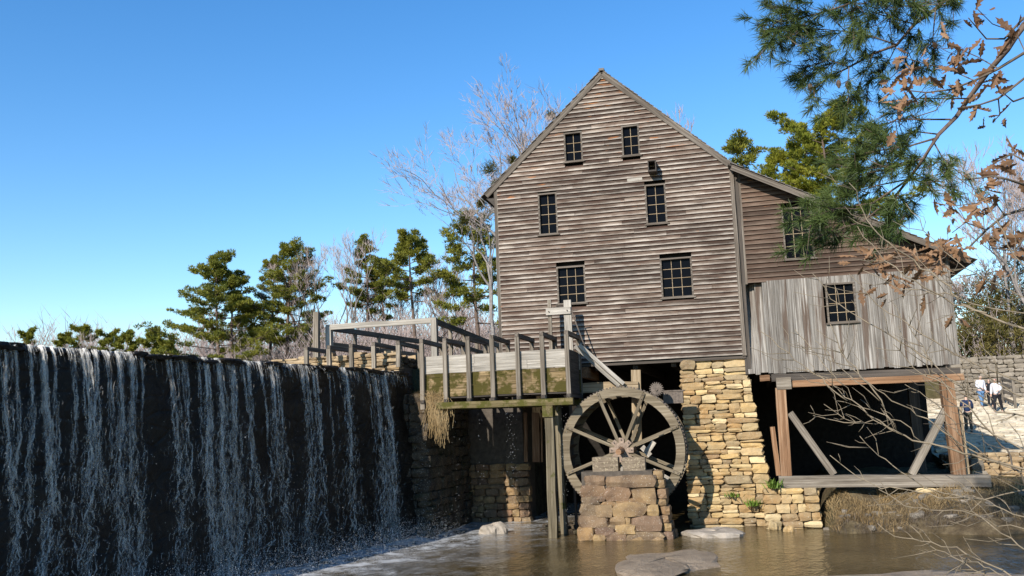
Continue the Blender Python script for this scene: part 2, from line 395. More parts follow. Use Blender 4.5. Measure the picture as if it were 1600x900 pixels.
# ------------------------------------------------------------------ ground, water
def sst(a, b, x): t = np.clip((x - a) / (b - a), 0, 1); return t * t * (3 - 2 * t)
def ramp_z(x, y): return np.where(y < 34, 1.05 + (y - 34) * .16, 1.05 + (y - 34) * .104)
def ground_z(x, y):
    xd = DAM_A.x + (y - DAM_A.y) * dam_u.x / dam_u.y
    far = 5.6 + 1.2 * sst(60, 130, y) + 1.5 * sst(150, 500, y)
    z = np.full_like(x, -.75)
    near = 1.6 - 2.35 * sst(8, 13, y); z = np.maximum(z, near)
    # right bank, rising from the shore under the lean-to
    shore = 28.6 - .18 * np.clip(x - 1, 0, 6) + .25 * np.sin(x * 2.1)
    bank = -.75 + 1.15 * sst(-1.2, .7, y - shore) + .75 * sst(.6, 2.2, y - shore)
    z = np.where(x > .3, np.maximum(z, bank * sst(1.3, 2.3, x) - .75 * (1 - sst(1.3, 2.3, x))), z)
    z = np.where(x > 6.2, np.maximum(z, np.minimum(ramp_z(x, y) - .35, 9)), z)
    # behind the mill and beyond
    behind = -.75 + (far + .75) * sst(41, 46, y)
    z = np.where(x < 7, np.maximum(z, behind), z)
    z = np.where((x > 7) & (y > 62), np.maximum(z, 5.7 + .05 * (y - 62) * (y < 130) + 3.4 * (y >= 130)), z)
    z = np.where(x > 18, np.maximum(z, 1.5 + 4.5 * sst(18, 30, x) * sst(5, 25, y)), z)
    # pond side of the dam and the abutment land left of the mill
    pond = np.where(y > 62, far * sst(60, 70, y) + 3.6 * (1 - sst(60, 70, y)), 3.6)
    z = np.where(x < xd - .9, np.maximum(pond, 3.6), z)
    land = np.where((y > 28.9) & (x < -8.4) & (x > -19), 5.35, -9)
    land = np.where((x > -10.4) & (y < 33), -9, land)
    z = np.maximum(z, land)
    return z
def axis(dense, far):
    o = list(dense)
    step = dense[1] - dense[0]; a = dense[-1]
    while a < far: step *= 1.22; a += step; o.append(a)
    step = dense[1] - dense[0]; a = dense[0]
    while a > -far: step *= 1.22; a -= step; o.insert(0, a)
    return np.array(o)
gx = axis(np.arange(-24, 24.01, .4), 2500); gy = axis(np.arange(-4, 70.01, .4), 2500)
GX, GY = np.meshgrid(gx, gy); GZ = ground_z(GX, GY) + .09 * np.sin(GX * 3.1 + 1.3 * np.sin(GY * 2.3)) * np.cos(GY * 2.7) * (np.abs(GX) < 60)
nx, ny = len(gx), len(gy); ii = np.arange(nx * ny).reshape(ny, nx)
tag(bulk('ground', np.stack([GX, GY, GZ], -1), np.stack([ii[:-1, :-1], ii[:-1, 1:], ii[1:, 1:], ii[1:, :-1]], -1).reshape(-1, 4), M['earth'], smooth=True), 'brown earth banks of the stream and woods', kind='structure')
mb = MB(); mb.add([(-16, 4, 0), (40, 4, 0), (40, 44, 0), (-16, 44, 0)], [(0, 1, 2, 3)])
tag(mb.build('stream_water', M['water']), 'muddy brown stream below the dam and mill', kind='structure')
s0 = DAM_A - dam_u * 11
mb = MB(); mb.add([(-160, -10, 5.16), (s0.x - .5, s0.y, 5.16), (DAM_B.x - .5, 28.5, 5.16), (-16, 33, 5.16), (-16, 72, 5.16), (-160, 72, 5.16)], [(0, 1, 2, 3, 4, 5)])
tag(mb.build('pond_water', M['pond']), 'mill pond held behind the dam', kind='structure')

# ------------------------------------------------------------------ dam and falling water
dam = thing('dam', 'long dark wet stone dam with water spilling over its crest', 'dam', (s0.x, s0.y, 0))
L = (DAM_B - s0).length + .25; ns, nt = 110, 26
S, T = np.meshgrid(np.linspace(0, L, ns), np.linspace(0, 1, nt))
bat = .35 * (1 - T) + .10 * np.sin(S * 2.3 + 4 * T) * np.sin(T * 9 + S) * (T < .93) + RNG.normal(0, .035, S.shape) * (T < .96)
Z = -.8 + 5.93 * T
P = np.array(s0)[None, None, :] * [1, 1, 0] + S[..., None] * np.array(dam_u)[None, None, :] + bat[..., None] * np.array(dam_n)[None, None, :]
P[..., 2] = Z
ij = np.arange(ns * nt).reshape(nt, ns)
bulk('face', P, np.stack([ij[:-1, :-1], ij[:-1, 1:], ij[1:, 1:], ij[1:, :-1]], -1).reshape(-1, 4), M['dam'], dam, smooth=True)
mb = MB()     # crest slab with a rounded lip
for k in range(60):
    a, b = k / 60 * L, (k + 1) / 60 * L
    for (d0, z0, d1, z1) in ((.13, 5.05, .08, 5.13), (.08, 5.13, -.05, 5.16), (-.05, 5.16, -1.5, 5.14), (-1.5, 5.14, -1.5, 2.5)):
        q = [s0 + dam_u * t + dam_n * d for t, d in ((a, d0), (b, d0), (b, d1), (a, d1))]
        for i, z in enumerate((z0, z0, z1, z1)): q[i].z = z
        mb.add(q, [(0, 1, 2, 3)])
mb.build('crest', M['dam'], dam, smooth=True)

rr = random.Random(12)
for k in range(70):     # capping stones poking through the sheet of water
    put_stone(dam, s0 + dam_u * rr.uniform(5, L - .2) + dam_n * rr.uniform(-.1, .1) + Vector((0, 0, rr.uniform(-.10, -.015))), dam_u, rr.uniform(.25, .8), rr.uniform(.08, .14), rr.uniform(.2, .4), M['dam'], rr, 3, 'cap_stone')
def dpt(s, d, z):
    q = s0 + dam_u * s + dam_n * d; return np.array((q.x, q.y, z))
def s_of(px):         # crest position under a column of the survey photo
    return (at(px, 536 + .0715 * px, Z=5.15) - s0).dot(dam_u)
V = []; Fq = []; DV = []
clusters = [(-60, 10, .6), (-25, 8, .6), (4, 6, .9), (20, 3, .35), (46, 4, .5), (64, 6, 1), (80, 3, .3), (112, 8, .25), (132, 6, .9), (147, 4, .5), (184, 6, 1.0), (203, 7, .7), (262, 10, .55), (285, 5, .3), (319, 6, 1.5), (338, 7, 1.6), (362, 8, 1.1), (384, 4, .5), (422, 7, .8), (474, 7, .9), (492, 3, .3), (541, 6, .7), (584, 4, .8), (600, 5, 1.4)]
rr = random.Random(3)
clusters += [(rr.uniform(-30, 618), rr.uniform(1.5, 9), rr.uniform(.03, .16)) for _ in range(26)]
FACE = np.array((.35, -.94, 0))
def ribbon(pts, w, facing=FACE):
    b = len(V)
    for i, p in enumerate(pts):
        d = pts[min(i + 1, len(pts) - 1)] - pts[max(i - 1, 0)]
        side = np.cross(d, facing); side /= (np.linalg.norm(side) + 1e-6)
        ww = w[i] if hasattr(w, '__len__') else w
        V.append(p - side * ww); V.append(p + side * ww)
    for i in range(len(pts) - 1): Fq.append((b + 2 * i, b + 2 * i + 1, b + 2 * i + 3, b + 2 * i + 2))
for (px, wpx, wt) in clusters:
    s_c = s_of(px); s_w = abs(s_of(px + wpx) - s_c) * .62; v_c = rr.uniform(.3, .55)
    swing = [rr.uniform(0, 6.28), rr.uniform(.7, 1.6), rr.uniform(.02, .05)]; end = 0.0 if wt > .55 or rr.random() < .4 else rr.uniform(.8, 3)
    thin = rr.uniform(.25, 1.2); s_w *= rr.uniform(.6, 1.5)
    def path(s, v0, fall):
        sway = swing[2] * fall * math.sin(fall * swing[1] + swing[0])
        return s + sway, .09 + v0 * math.sqrt(max(fall, 0) * .204)
    for _ in range(int(11 * wt) + 2):           # smooth glassy tongues near the lip that tear lower down
        s = rr.gauss(s_c, s_w * .55); v0 = v_c * rr.uniform(.75, 1.25); z = 5.16; pts = []; w = []; wob = rr.uniform(0, 9); bw = rr.uniform(.007, .032)
        while z > end:
            fall = 5.16 - z; ss, dd = path(s, v0, fall)
            pts.append(dpt(ss + .018 * fall * math.sin(fall * 4 + wob) + rr.gauss(0, .007 * (fall + .1)), dd + rr.gauss(0, .01 * fall), z))
            w.append(bw * (1 - .1 * fall) * rr.uniform(.3, 1.3)); z -= rr.uniform(.06, .16)
            if fall > .5 and rr.random() < .05 + .06 * fall and len(pts) > 2:
                ribbon(pts, w); pts = []; w = []; z -= rr.uniform(.05, .4)
        if len(pts) > 2: ribbon(pts, w)
    for _ in range(int(470 * wt)):              # froth: short torn loops and shreds, gathering in knots
        fall = 5.1 * rr.random() ** .7
        if 5.16 - fall < end: continue
        ss, dd = path(rr.gauss(s_c, s_w * (.42 + .36 * fall * thin)), v_c * rr.uniform(.7, 1.3), fall); q = dpt(ss, dd + rr.gauss(0, .03 + .02 * fall), 5.16 - fall)
        r = rr.uniform(.02, .085) * (.6 + .15 * fall); a0 = rr.uniform(0, 6.28); dr = rr.choice((-1, 1)) * rr.uniform(.5, 1.0); n_ = rr.choice((3, 4, 5)); st = rr.uniform(1, 2.6)
        ribbon([q + np.array((.25 * r * math.sin(a0 + k), r * math.cos(a0 + k * dr), r * st * math.sin(a0 + k * dr))) for k in range(n_)], [rr.uniform(.002, .008) for _ in range(n_)])
    for _ in range(int(34 * wt)):
        zz = 5.0 - 5 * rr.random() ** .7; fall = 5.15 - zz; ss, dd = path(rr.gauss(s_c, s_w + .06 + .09 * fall), v_c, fall); DV.append(dpt(ss, dd + rr.gauss(0, .06 + .05 * fall), zz))
for k in range(520):
    s = rr.uniform(6, L - .3); ln = rr.uniform(.1, .55); pts = [dpt(s + rr.gauss(0, .006), .10 + .12 * i / 5, 5.15 - ln * (i / 5) ** 1.3) for i in range(6)]
    ribbon(pts, [rr.uniform(.003, .012) * (1 - .6 * i / 5) for i in range(6)])
for k in range(500): DV.append(dpt(rr.uniform(4, L), rr.uniform(.2, .6) + abs(rr.gauss(0, .5)), rr.uniform(0, 4.5) * rr.random()))
SPRAY = []
for k in range(26000): SPRAY.append(dpt(rr.uniform(6, L + .4), .35 + abs(rr.gauss(0, .75)), abs(rr.gauss(0, .3))))
fall = thing('waterfall', 'white strands of water falling down the dark dam face', 'waterfall', (s0.x, s0.y, 0)); fall['kind'] = 'stuff'
o = bulk('water_strand', V, Fq, M['fall'], fall); o['kind'] = 'stuff'
def octa(pts, rad):
    pts = np.asarray(pts); n = len(pts); rad = np.broadcast_to(rad, (n,))[:, None, None]
    base = np.array([(1, 0, 0), (-1, 0, 0), (0, 1, 0), (0, -1, 0), (0, 0, 1.5), (0, 0, -1.5)], float)
    vv = pts[:, None, :] + base[None] * rad
    ff = np.array([(0, 2, 4), (2, 1, 4), (1, 3, 4), (3, 0, 4), (2, 0, 5), (1, 2, 5), (3, 1, 5), (0, 3, 5)])
    return vv.reshape(-1, 3), (ff[None] + (np.arange(n) * 6)[:, None, None]).reshape(-1, 3)
v8, f8 = octa(SPRAY, RNG.uniform(.002, .006, len(SPRAY))); o = bulk('spray', v8, f8, M['drop'], fall); o['kind'] = 'stuff'
v8, f8 = octa(DV, RNG.uniform(.002, .008, len(DV))); o = bulk('water_drop', v8, f8, M['drop'], fall); o['kind'] = 'stuff'

# ------------------------------------------------------------------ the mill
YF = 30.0
XL, XR, ZB = -8.14, -.12, 5.28                 # clapboarded front of the main house
RX, RZ = -4.2, 15.22; EL, ER = (-8.42, 11.36), (-.05, 11.40)
mill = thing('mill_building', 'tall weathered clapboard grist mill with gabled roof and lean-to', 'mill', ((XL + XR) / 2, YF, 0))
def roof_z(x):
    return RZ + (EL[1] - RZ) * (x - RX) / (EL[0] - RX) if x < RX else RZ + (ER[1] - RZ) * (x - RX) / (ER[0] - RX)
wins = []   # (x0,x1,z0,z1,cols,rows)
for (a, b, c, d, nc, nr) in ((884, 908, 209, 251, 2, 3), (974, 997, 198, 242, 2, 3), (844, 869, 304, 365, 2, 4), (1011, 1039, 290, 348, 2, 4), (873, 913, 418, 473, 3, 4), (1035, 1080, 405, 463, 3, 4)):
    p0 = at((a + b) / 2, c, Y=YF); p1 = at((a + b) / 2, d, Y=YF); xa = at(a, (c + d) / 2, Y=YF).x; xb = at(b, (c + d) / 2, Y=YF).x
    wins.append((xa, xb, p1.z, p0.z, nc, nr))
LWX0, LWX1, LZS, LZB = -.02, 6.05, 7.55, 4.66     # lean-to: left, right, sill between clapboards and vertical boards, bottom
LT, LE = (-.12, 11.38), (6.55, 7.78)              # lean-to roof line
lwins = []
for (a, b, c, d, nc, nr) in ((1226, 1268, 325, 402, 3, 4), (1294, 1335, 444, 502, 3, 4)):
    p0 = at((a + b) / 2, c, Y=YF); p1 = at((a + b) / 2, d, Y=YF); xa = at(a, (c + d) / 2, Y=YF).x; xb = at(b, (c + d) / 2, Y=YF).x
    lwins.append((xa, xb, p1.z, p0.z, nc, nr))
def lroof_z(x): return LT[1] + (LE[1] - LT[1]) * (x - LT[0]) / (LE[0] - LT[0])
# core walls: dark sheathing with real window openings is left to the boards; the core sits behind the glass
mb = MB()
YB = 42.0; yc = YF + .16
prof = [(XL + .05, ZB + .05), (XR - .03, ZB + .05), (XR - .03, roof_z(XR) - .12), (RX, RZ - .12), (XL + .05, roof_z(XL) - .12)]
n = len(prof); mb.add([(x, yc, z) for x, z in prof] + [(x, YB, z) for x, z in prof],
                      [tuple(range(n)), tuple(range(2 * n - 1, n - 1, -1))] + [(i, (i + 1) % n + 0, (i + 1) % n + n, i + n)[::-1] for i in range(n)])
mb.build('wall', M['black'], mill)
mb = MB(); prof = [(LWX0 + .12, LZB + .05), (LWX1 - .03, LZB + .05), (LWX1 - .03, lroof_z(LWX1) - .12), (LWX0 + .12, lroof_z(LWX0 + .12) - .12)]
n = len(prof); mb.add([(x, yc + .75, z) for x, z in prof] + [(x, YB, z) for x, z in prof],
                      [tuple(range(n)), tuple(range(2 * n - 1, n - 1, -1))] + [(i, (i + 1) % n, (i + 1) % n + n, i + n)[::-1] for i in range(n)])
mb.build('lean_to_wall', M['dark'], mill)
beam('corner_filler', (XR + .05, YF + .4, LZB), (XR + .05, YF + .4, 11.3), .2, .7, M['dark'], mill, up=(0, 1, 0))

def spans(x0, x1, z0, z1, ws, pad=.05):
    """split a course around the windows it meets"""
    cuts = [(max(x0, a - pad), min(x1, b + pad)) for (a, b, c, d, _, _) in ws if z0 < d + pad and z1 > c - pad and a < x1 and b > x0]
    out = []; x = x0
    for a, b in sorted(cuts):
        if a - x > .04: out.append((x, a))
        x = b
    if x1 - x > .04: out.append((x, x1))
    return out
def plank(name, x0, x1, z, h, y, mat, slope=None, lap=.055, thick=.016, seg=None):
    """one bevel board: lower edge proud by lap; ends may be cut to a roof slope given as function of z"""
    xm = (x0 + x1) / 2; L = x1 - x0; sg = seg or max(2, int(L / .8)); v = []; f = []
    xa, xb = x0, x1; xa2, xb2 = x0, x1
    if slope: xa, xb = slope(z, x0, x1); xa2, xb2 = slope(z + h, x0, x1)
    wv = random.uniform(-.006, .006); ph = random.uniform(0, 6)
    for i in range(sg + 1):
        t = i / sg; xl = xa + (xb - xa) * t - xm; xu = xa2 + (xb2 - xa2) * t - xm
        bow = wv * math.sin(t * 3.1 + ph) + random.uniform(-.003, .003); cup = random.uniform(0, .008)
        v += [(xl, -lap - cup, bow), (xl, -lap + thick + .01, bow), (xu, -.002, h), (xu, -.010, h)]
    for i in range(sg):
        a, b = i * 4, i * 4 + 4
        f += [(a, b, b + 3, a + 3), (a + 1, a + 2, b + 2, b + 1), (a, a + 1, b + 1, b)]
    f += [(0, 3, 2, 1), (sg * 4, sg * 4 + 1, sg * 4 + 2, sg * 4 + 3)]
    me = bpy.data.meshes.new(name); me.from_pydata(v, [], f); me.update()
    return mesh_obj(name, me, mat, mill, Matrix.Translation((xm, y, z)))
def gable_cut(z, x0, x1):
    zz = min(z + .02, RZ - .04)
    lo = max(x0, RX - (RZ - zz) * (RX - EL[0]) / (RZ - EL[1])); hi = min(x1, RX + (RZ - zz) * (ER[0] - RX) / (RZ - ER[1]))
    return (lo, hi)
EXPO = .1555; z = ZB; k = 0
while z < RZ - .15:
    h = EXPO + .018
    lo, hi = gable_cut(z, XL + .09, XR - .09)
    if z < 11.2: lo, hi = XL + .09, XR - .09
    joints = sorted(random.uniform(lo + .8, hi - .8) for _ in range(1 if random.random() < .55 else 2)) if hi - lo > 3 else []
    tilt = random.uniform(-.004, .004)
    for (a, b) in spans(lo, hi, z, z + h, wins):
        cut = [a] + [j for j in joints if a + .3 < j < b - .3] + [b]
        for i in range(len(cut) - 1):
            sl = None
            if z > 11.0:
                ea, eb = cut[i] <= lo + 1e-6, cut[i + 1] >= hi - 1e-6
                def sl(zz, x0, x1, ea=ea, eb=eb):
                    l2, h2 = gable_cut(zz, XL + .09, XR - .09); return (l2 if ea else x0, max(h2 if eb else x1, (l2 if ea else x0) + .01))
            plank('clapboard', cut[i] + .002, cut[i + 1] - .002, z + tilt + random.uniform(-.003, .003), h, YF + random.uniform(-.002, .002), M['clap'], sl)
    z += EXPO; k += 1
# lean-to clapboards
z = LZS
YLN = YF + .10
while z < 11.2:
    h = EXPO + .018
    hi = min(LWX1 - .1, LT[0] + (LT[1] - .12 - z) * (LE[0] - LT[0]) / (LT[1] - LE[1])); lo = LWX0 + .12
    if hi - lo < .15: break
    joints = [random.uniform(lo + .8, hi - .8)] if hi - lo > 3 else []
    for (a, b) in spans(lo, hi, z, z + h, lwins[:1]):
        cut = [a] + [j for j in joints if a + .3 < j < b - .3] + [b]
        for i in range(len(cut) - 1):
            eb = cut[i + 1] >= hi - 1e-6
            def sl(zz, x0, x1, eb=eb):
                h2 = min(LWX1 - .1, LT[0] + (LT[1] - .12 - zz) * (LE[0] - LT[0]) / (LT[1] - LE[1])); return (x0, max(h2 if eb else x1, x0 + .01))
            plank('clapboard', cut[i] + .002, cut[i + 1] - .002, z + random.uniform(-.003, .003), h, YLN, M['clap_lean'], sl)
    z += EXPO
# vertical boards of the lean-to
x = LWX0 - .06; lw = lwins[1]; i = 0
while x < LWX1 - .02:
    w = min(random.uniform(.13, .24), LWX1 - x)
    yy = YF + .02 + random.uniform(-.012, .012)
    y2 = yy
    def vb(z0, z1):
        o = beam('siding_board', (x + w / 2, (yy + y2) / 2 + .012, z0), (x + w / 2, (yy + y2) / 2 + .012 + (min(.55, max(0, .66 - x - w / 2) * .95) if z1 > LZS else 0), z1), w - .004, .03, M['vboard'], mill, up=(0, 1, 0), seg=3, jit=.003)
        return o
    zt, zb = LZS + .03, LZB + random.uniform(-.03, .03)
    if lw[0] - .04 < x + w / 2 < lw[1] + .04:
        vb(lw[3] + .05, zt); vb(zb, lw[2] - .05)
    else: vb(zb, zt)
    x += w; i += 1
# windows
def window(w, y, boards_proud):
    x0, x1, z0, z1, nc, nr = w; t = .055; yo = y - boards_proud
    mb = MB()
    for (a, b) in (((x0 - t, yo, z0 - t), (x0, y + .14, z1 + t)), ((x1, yo, z0 - t), (x1 + t, y + .14, z1 + t)), ((x0, yo, z1), (x1, y + .14, z1 + t)), ((x0, yo, z0 - t), (x1, y + .14, z0))):
        mb.box(a, b)
    fr = mb.build('window', M['trim'], mill)
    mb = MB(); mb.box((-(x1 - x0) / 2 - .11, -.05, -.025), ((x1 - x0) / 2 + .11, .06, .02)); mb.build('sill', M['trim'], fr, Matrix.Translation(((x0 + x1) / 2, yo, z0 - t)))
    yg = y + .075; pw, ph = (x1 - x0) / nc, (z1 - z0) / nr; mw = .0085
    for k in range(1, nc): mb = MB(); mb.box((-mw, -.02, -(z1 - z0) / 2), (mw, .012, (z1 - z0) / 2)); mb.build('muntin', M['tan'], fr, Matrix.Translation((x0 + pw * k, yg, (z0 + z1) / 2)))
    for k in range(1, nr): mb = MB(); mb.box((-(x1 - x0) / 2, -.017, -mw), ((x1 - x0) / 2, .010, mw)); mb.build('muntin', M['tan'], fr, Matrix.Translation(((x0 + x1) / 2, yg, z0 + ph * k)))
    me = None
    for i in range(nc):
        for j in range(nr):
            if me is None:
                mb = MB(); mb.box((-pw / 2 + mw, -.002, -ph / 2 + mw), (pw / 2 - mw, .002, ph / 2 - mw)); o = mb.build('pane', M['glass'], fr); me = o.data
            else: o = mesh_obj('pane', me, None, fr)
            W = Matrix.Translation((x0 + pw * (i + .5), yg + .004, z0 + ph * (j + .5))) @ Matrix.Rotation(R(random.uniform(-1.2, 1.2)), 4, 'X') @ Matrix.Rotation(R(random.uniform(-1.2, 1.2)), 4, 'Z')
            o.matrix_basis = W
for w in wins: window(w, YF, .045)
window(lwins[0], YLN, .045); window(lwins[1], YF + .02, .03)
# corner boards, rakes, fascias, roofs
for x in (XL + .045, XR - .04):
    beam('corner_board', (x, YF - .012, ZB - .03), (x, YF - .012, roof_z(x) - .14), .13, .05, M['trim'], mill, up=(0, 1, 0))
beam('corner_board', (LWX0 + .06, YLN - .012, LZS - .03), (LWX0 + .06, YLN - .012, 11.2), .13, .05, M['trim'], mill, up=(0, 1, 0))
beam('corner_board', (LWX1 - .05, YLN - .012, LZS - .05), (LWX1 - .05, YLN - .012, 7.95), .12, .05, M['trim'], mill, up=(0, 1, 0))
def rk(p, q, y, h, mat='trim', t=.05, name='rake_board'): return beam(name, (p[0], y, p[1]), (q[0], y, q[1]), t, h, M[mat], mill, seg=5)
rk((EL[0] - .02, EL[1] - .13), (RX, RZ - .13), YF - .05, .2); rk((RX + .02, RZ - .13), (ER[0] + .06, ER[1] - .13), YF - .05, .2)
OV = .52
rk((LT[0] - .02, LT[1] - .11), (LE[0], LE[1] - .11), YF + .10 - OV, .17, 'trim', .04)
def slab(name, a, b, y0, y1, t, mat):
    d = Vector((b[0] - a[0], 0, b[1] - a[1])).normalized(); nn = Vector((-d.z, 0, d.x)); nn = nn if nn.z > 0 else -nn
    q = [(a[0], a[1]), (b[0], b[1]), (b[0] - nn.x * t, b[1] - nn.z * t), (a[0] - nn.x * t, a[1] - nn.z * t)]
    mb = MB(); mb.add([(x, y0, z) for x, z in q] + [(x, y1, z) for x, z in q], [(0, 1, 2, 3), (7, 6, 5, 4), (0, 4, 5, 1), (1, 5, 6, 2), (2, 6, 7, 3), (3, 7, 4, 0)])
    return mb.build(name, M[mat], mill)
roofs = [slab('roof', (EL[0] - .05, EL[1] - .04), (RX, RZ - .01), YF - .06, YB + .3, .05, 'dark'),
         slab('roof', (RX, RZ - .01), (ER[0] + .12, ER[1] - .07), YF - .06, YB + .3, .05, 'dark'),
         slab('lean_to_roof', (LT[0] - .1, LT[1] + .02), (LE[0] + .05, LE[1] - .05), YF + .08 - OV, YB + .3, .05, 'dark')]
def shingles(roof, a, b, y0, y1, step=.17):
    d = Vector((b[0] - a[0], 0, b[1] - a[1])); L = d.length; d.normalize(); nn = Vector((-d.z, 0, d.x)); nn = nn if nn.z > 0 else -nn
    down = d if d.z < 0 else -d; k = 0; s = 0.0; top = Vector((a[0], 0, a[1])) if d.z < 0 else Vector((b[0], 0, b[1]))
    while s < L:
        p = top + down * s; jut = random.uniform(-.02, .035)
        q = [p + nn * .012, p + down * (step + .03) + nn * .045, p + down * (step + .03) + nn * .02, p + nn * .0]
        mb = MB(); mb.add([(v.x, y0 - jut, v.z) for v in q] + [(v.x, y1, v.z) for v in q], [(0, 1, 2, 3), (7, 6, 5, 4), (0, 4, 5, 1), (1, 5, 6, 2), (2, 6, 7, 3), (3, 7, 4, 0)])
        mb.build('shingle_course', M['roof'], roof); s += step
shingles(roofs[0], (EL[0] - .05, EL[1] - .04), (RX, RZ), YF - .09, YB + .3); shingles(roofs[1], (RX, RZ), (ER[0] + .12, ER[1] - .07), YF - .09, YB + .3)
shingles(roofs[2], (LT[0] - .05, LT[1] + .02), (LE[0] + .05, LE[1] - .05), YF + .05 - OV, YB + .3, .2)
mb = MB(); mb.box((RX - .09, YF - .12, RZ - .02), (RX + .09, YB + .3, RZ + .06)); mb.build('ridge_cap', M['roof'], mill)
mb = MB(); mb.add([(EL[0] - .02, YF - .04, EL[1] - .22), (XL + .02, YF - .04, EL[1] - .22), (XL + .02, YF - .04, EL[1] - .55), (EL[0] - .02, YF + .3, EL[1] - .22), (XL + .02, YF + .3, EL[1] - .22), (XL + .02, YF + .3, EL[1] - .55)], [(0, 2, 1), (3, 4, 5), (0, 1, 4, 3), (0, 3, 5, 2)])
mb.build('eave_return', M['dark'], mill)
# grain chute jutting from the gable
c0 = at(1011.5, 251, Y=YF - .5); c1 = at(1025.5, 266, Y=YF - .5); cx0, cx1, cz0, cz1 = c0.x, c1.x, c1.z, c0.z
ch = None; mb = MB(); t = .03
mb.box((cx0, YF - .5, cz1 - t), (cx1, YF, cz1)); mb.box((cx0, YF - .5, cz0 - .02), (cx1, YF, cz0 + t)); mb.box((cx0, YF - .5, cz0 + t), (cx0 + t, YF, cz1 - t)); mb.box((cx1 - t, YF - .5, cz0 + t), (cx1, YF, cz1 - t))
ch = mb.build('chute', M['dark'], mill)
beam('wall_patch', (cx0 - .75, YF - .04, cz0 - .12), (cx0 - .25, YF - .04, cz0 - .10), .01, .12, M['pale'], mill)
# floor timbers seen under the house
beam('sill_beam', (XL, YF + .12, ZB - .02), (XR, YF + .12, ZB - .02), .2, .2, M['dark'], mill)
for k in range(6):
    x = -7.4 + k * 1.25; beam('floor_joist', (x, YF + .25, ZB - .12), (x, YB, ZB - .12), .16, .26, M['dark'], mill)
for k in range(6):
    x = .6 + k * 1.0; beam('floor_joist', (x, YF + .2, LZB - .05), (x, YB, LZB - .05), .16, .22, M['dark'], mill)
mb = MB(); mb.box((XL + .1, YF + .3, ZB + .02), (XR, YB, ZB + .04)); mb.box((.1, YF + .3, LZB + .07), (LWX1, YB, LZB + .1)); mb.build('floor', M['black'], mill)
mb = MB(); mb.box((XL - .2, 39.5, -1), (6.6, 40, 5.3)); mb.build('back_foundation', M['black'], mill)  # back wall coloured black to carry the deep shade under the mill
for (a, b, zz) in ((.25, .55, 4.45), (5.15, 5.95, 4.42)):      # block ends under the lean-to corners
    beam('sill_block', (a, YF - .02, zz + .06), (b, YF - .02, zz + .06), .25, .18, M['trim' if a > 3 else 'red'], mill)

# ------------------------------------------------------------------ stone piers and abutment
def core(parent, lo, hi, mat='mortar', name='core'):
    mb = MB(); mb.box(lo, hi); return mb.build(name, M[mat], parent)
pier = thing('stone_pier', 'tall battered golden rubble stone pier under the mill corner', 'stone pier', (-1, 30.3, 0))
mb = MB(); mb.add([(-2.12, 30.22, -.6), (.42, 30.22, -.6), (-.2, 30.22, 5.2), (-2.15, 30.22, 5.2), (-2.12, 31.6, -.6), (.42, 31.6, -.6), (-.2, 31.6, 5.2), (-2.15, 31.6, 5.2)],
                  [(0, 1, 2, 3), (7, 6, 5, 4), (1, 5, 6, 2), (0, 3, 7, 4), (3, 2, 6, 7)]); mb.build('core', M['mortar'], pier)
rubble(pier, (0, 30.05, -.3), (1, 0, 0), (0, -1, 0), 5.52, lambda v: -2.22 + .04 * math.sin(v * 5), lambda v: .62 - .745 * (v / 5.5) ** .8 + .03 * math.sin(v * 7), M['pier'], (.10, .33), (.26, 1.0), .45, .02, 11, proud=.07, split=.2)
rr = random.Random(5)
low = thing('low_stone_wall', 'low golden stone footing wall beside the tall pier', 'stone wall', (1, 29.4, 0))
core(low, (.3, 29.5, -.5), (1.6, 30.6, 1.1))
rubble(low, (0, 29.3, -.2), (1, 0, 0), (0, -1, 0), 1.38, lambda v: .1 - .02 * v, lambda v: 1.72 - .05 * v, M['pier'], (.18, .3), (.25, .6), .4, .0, 21, proud=.04)
rubble(low, (1.7, 29.45, -.2), (0, 1, 0), (1, 0, 0), 1.3, lambda v: 0, lambda v: 1.1, M['pier'], (.18, .3), (.25, .6), .3, .0, 22, proud=.03)
# wheel support pier, its front stones laid out one by one (survey px in the 860,700 enlargement)
sp = thing('wheel_pier', 'square russet stone pier standing in the water before the wheel', 'stone pier', (-3.95, 26.9, 0))
for (a, b, c, d) in ((285, 255, 470, 332), (478, 250, 905, 352), (255, 335, 478, 440), (470, 352, 702, 470), (712, 365, 925, 498), (262, 440, 430, 496), (410, 432, 470, 470), (448, 478, 560, 520), (258, 500, 412, 598), (390, 505, 540, 610), (542, 478, 842, 612), (842, 505, 942, 605), (560, 345, 660, 362), (235, 600, 512, 706), (515, 612, 648, 682), (645, 622, 696, 682), (696, 605, 968, 745), (510, 684, 566, 710), (230, 708, 386, 815), (386, 708, 570, 772), (572, 684, 745, 760), (380, 765, 480, 830), (484, 752, 672, 830), (676, 742, 990, 832), (690, 452, 840, 500), (560, 464, 700, 490)):
    q0 = at(860 + a / 5.625, 700 + b / 5.625, Y=26.72); q1 = at(860 + c / 5.625, 700 + d / 5.625, Y=26.72)
    zc = (q0.z + q1.z) / 2; put_stone(sp, Vector(((q0.x + q1.x) / 2, 26.72 + .22 + .08 * zc + rr.uniform(-.03, .03), zc)), (1, 0, 0), q1.x - q0.x + .045, q0.z - q1.z + .045, .42, M['redstone'], rr, 1.0)
rubble(sp, (-4.0, 26.78, -.4), (1, 0, 0), (0, -1, 0), .5, lambda v: -1.2, lambda v: 1.32, M['redstone'], (.25, .3), (.4, .8), .4, .0, 32)
rubble(sp, (-2.68, 26.9, -.4), (0, 1, 0), (1, 0, 0), 2.3, lambda v: .06 * v, lambda v: 1.0, M['redstone'], (.2, .34), (.3, .6), .3, .14, 33)
core(sp, (-5.0, 26.98, -.5), (-2.95, 27.75, 1.92)); 
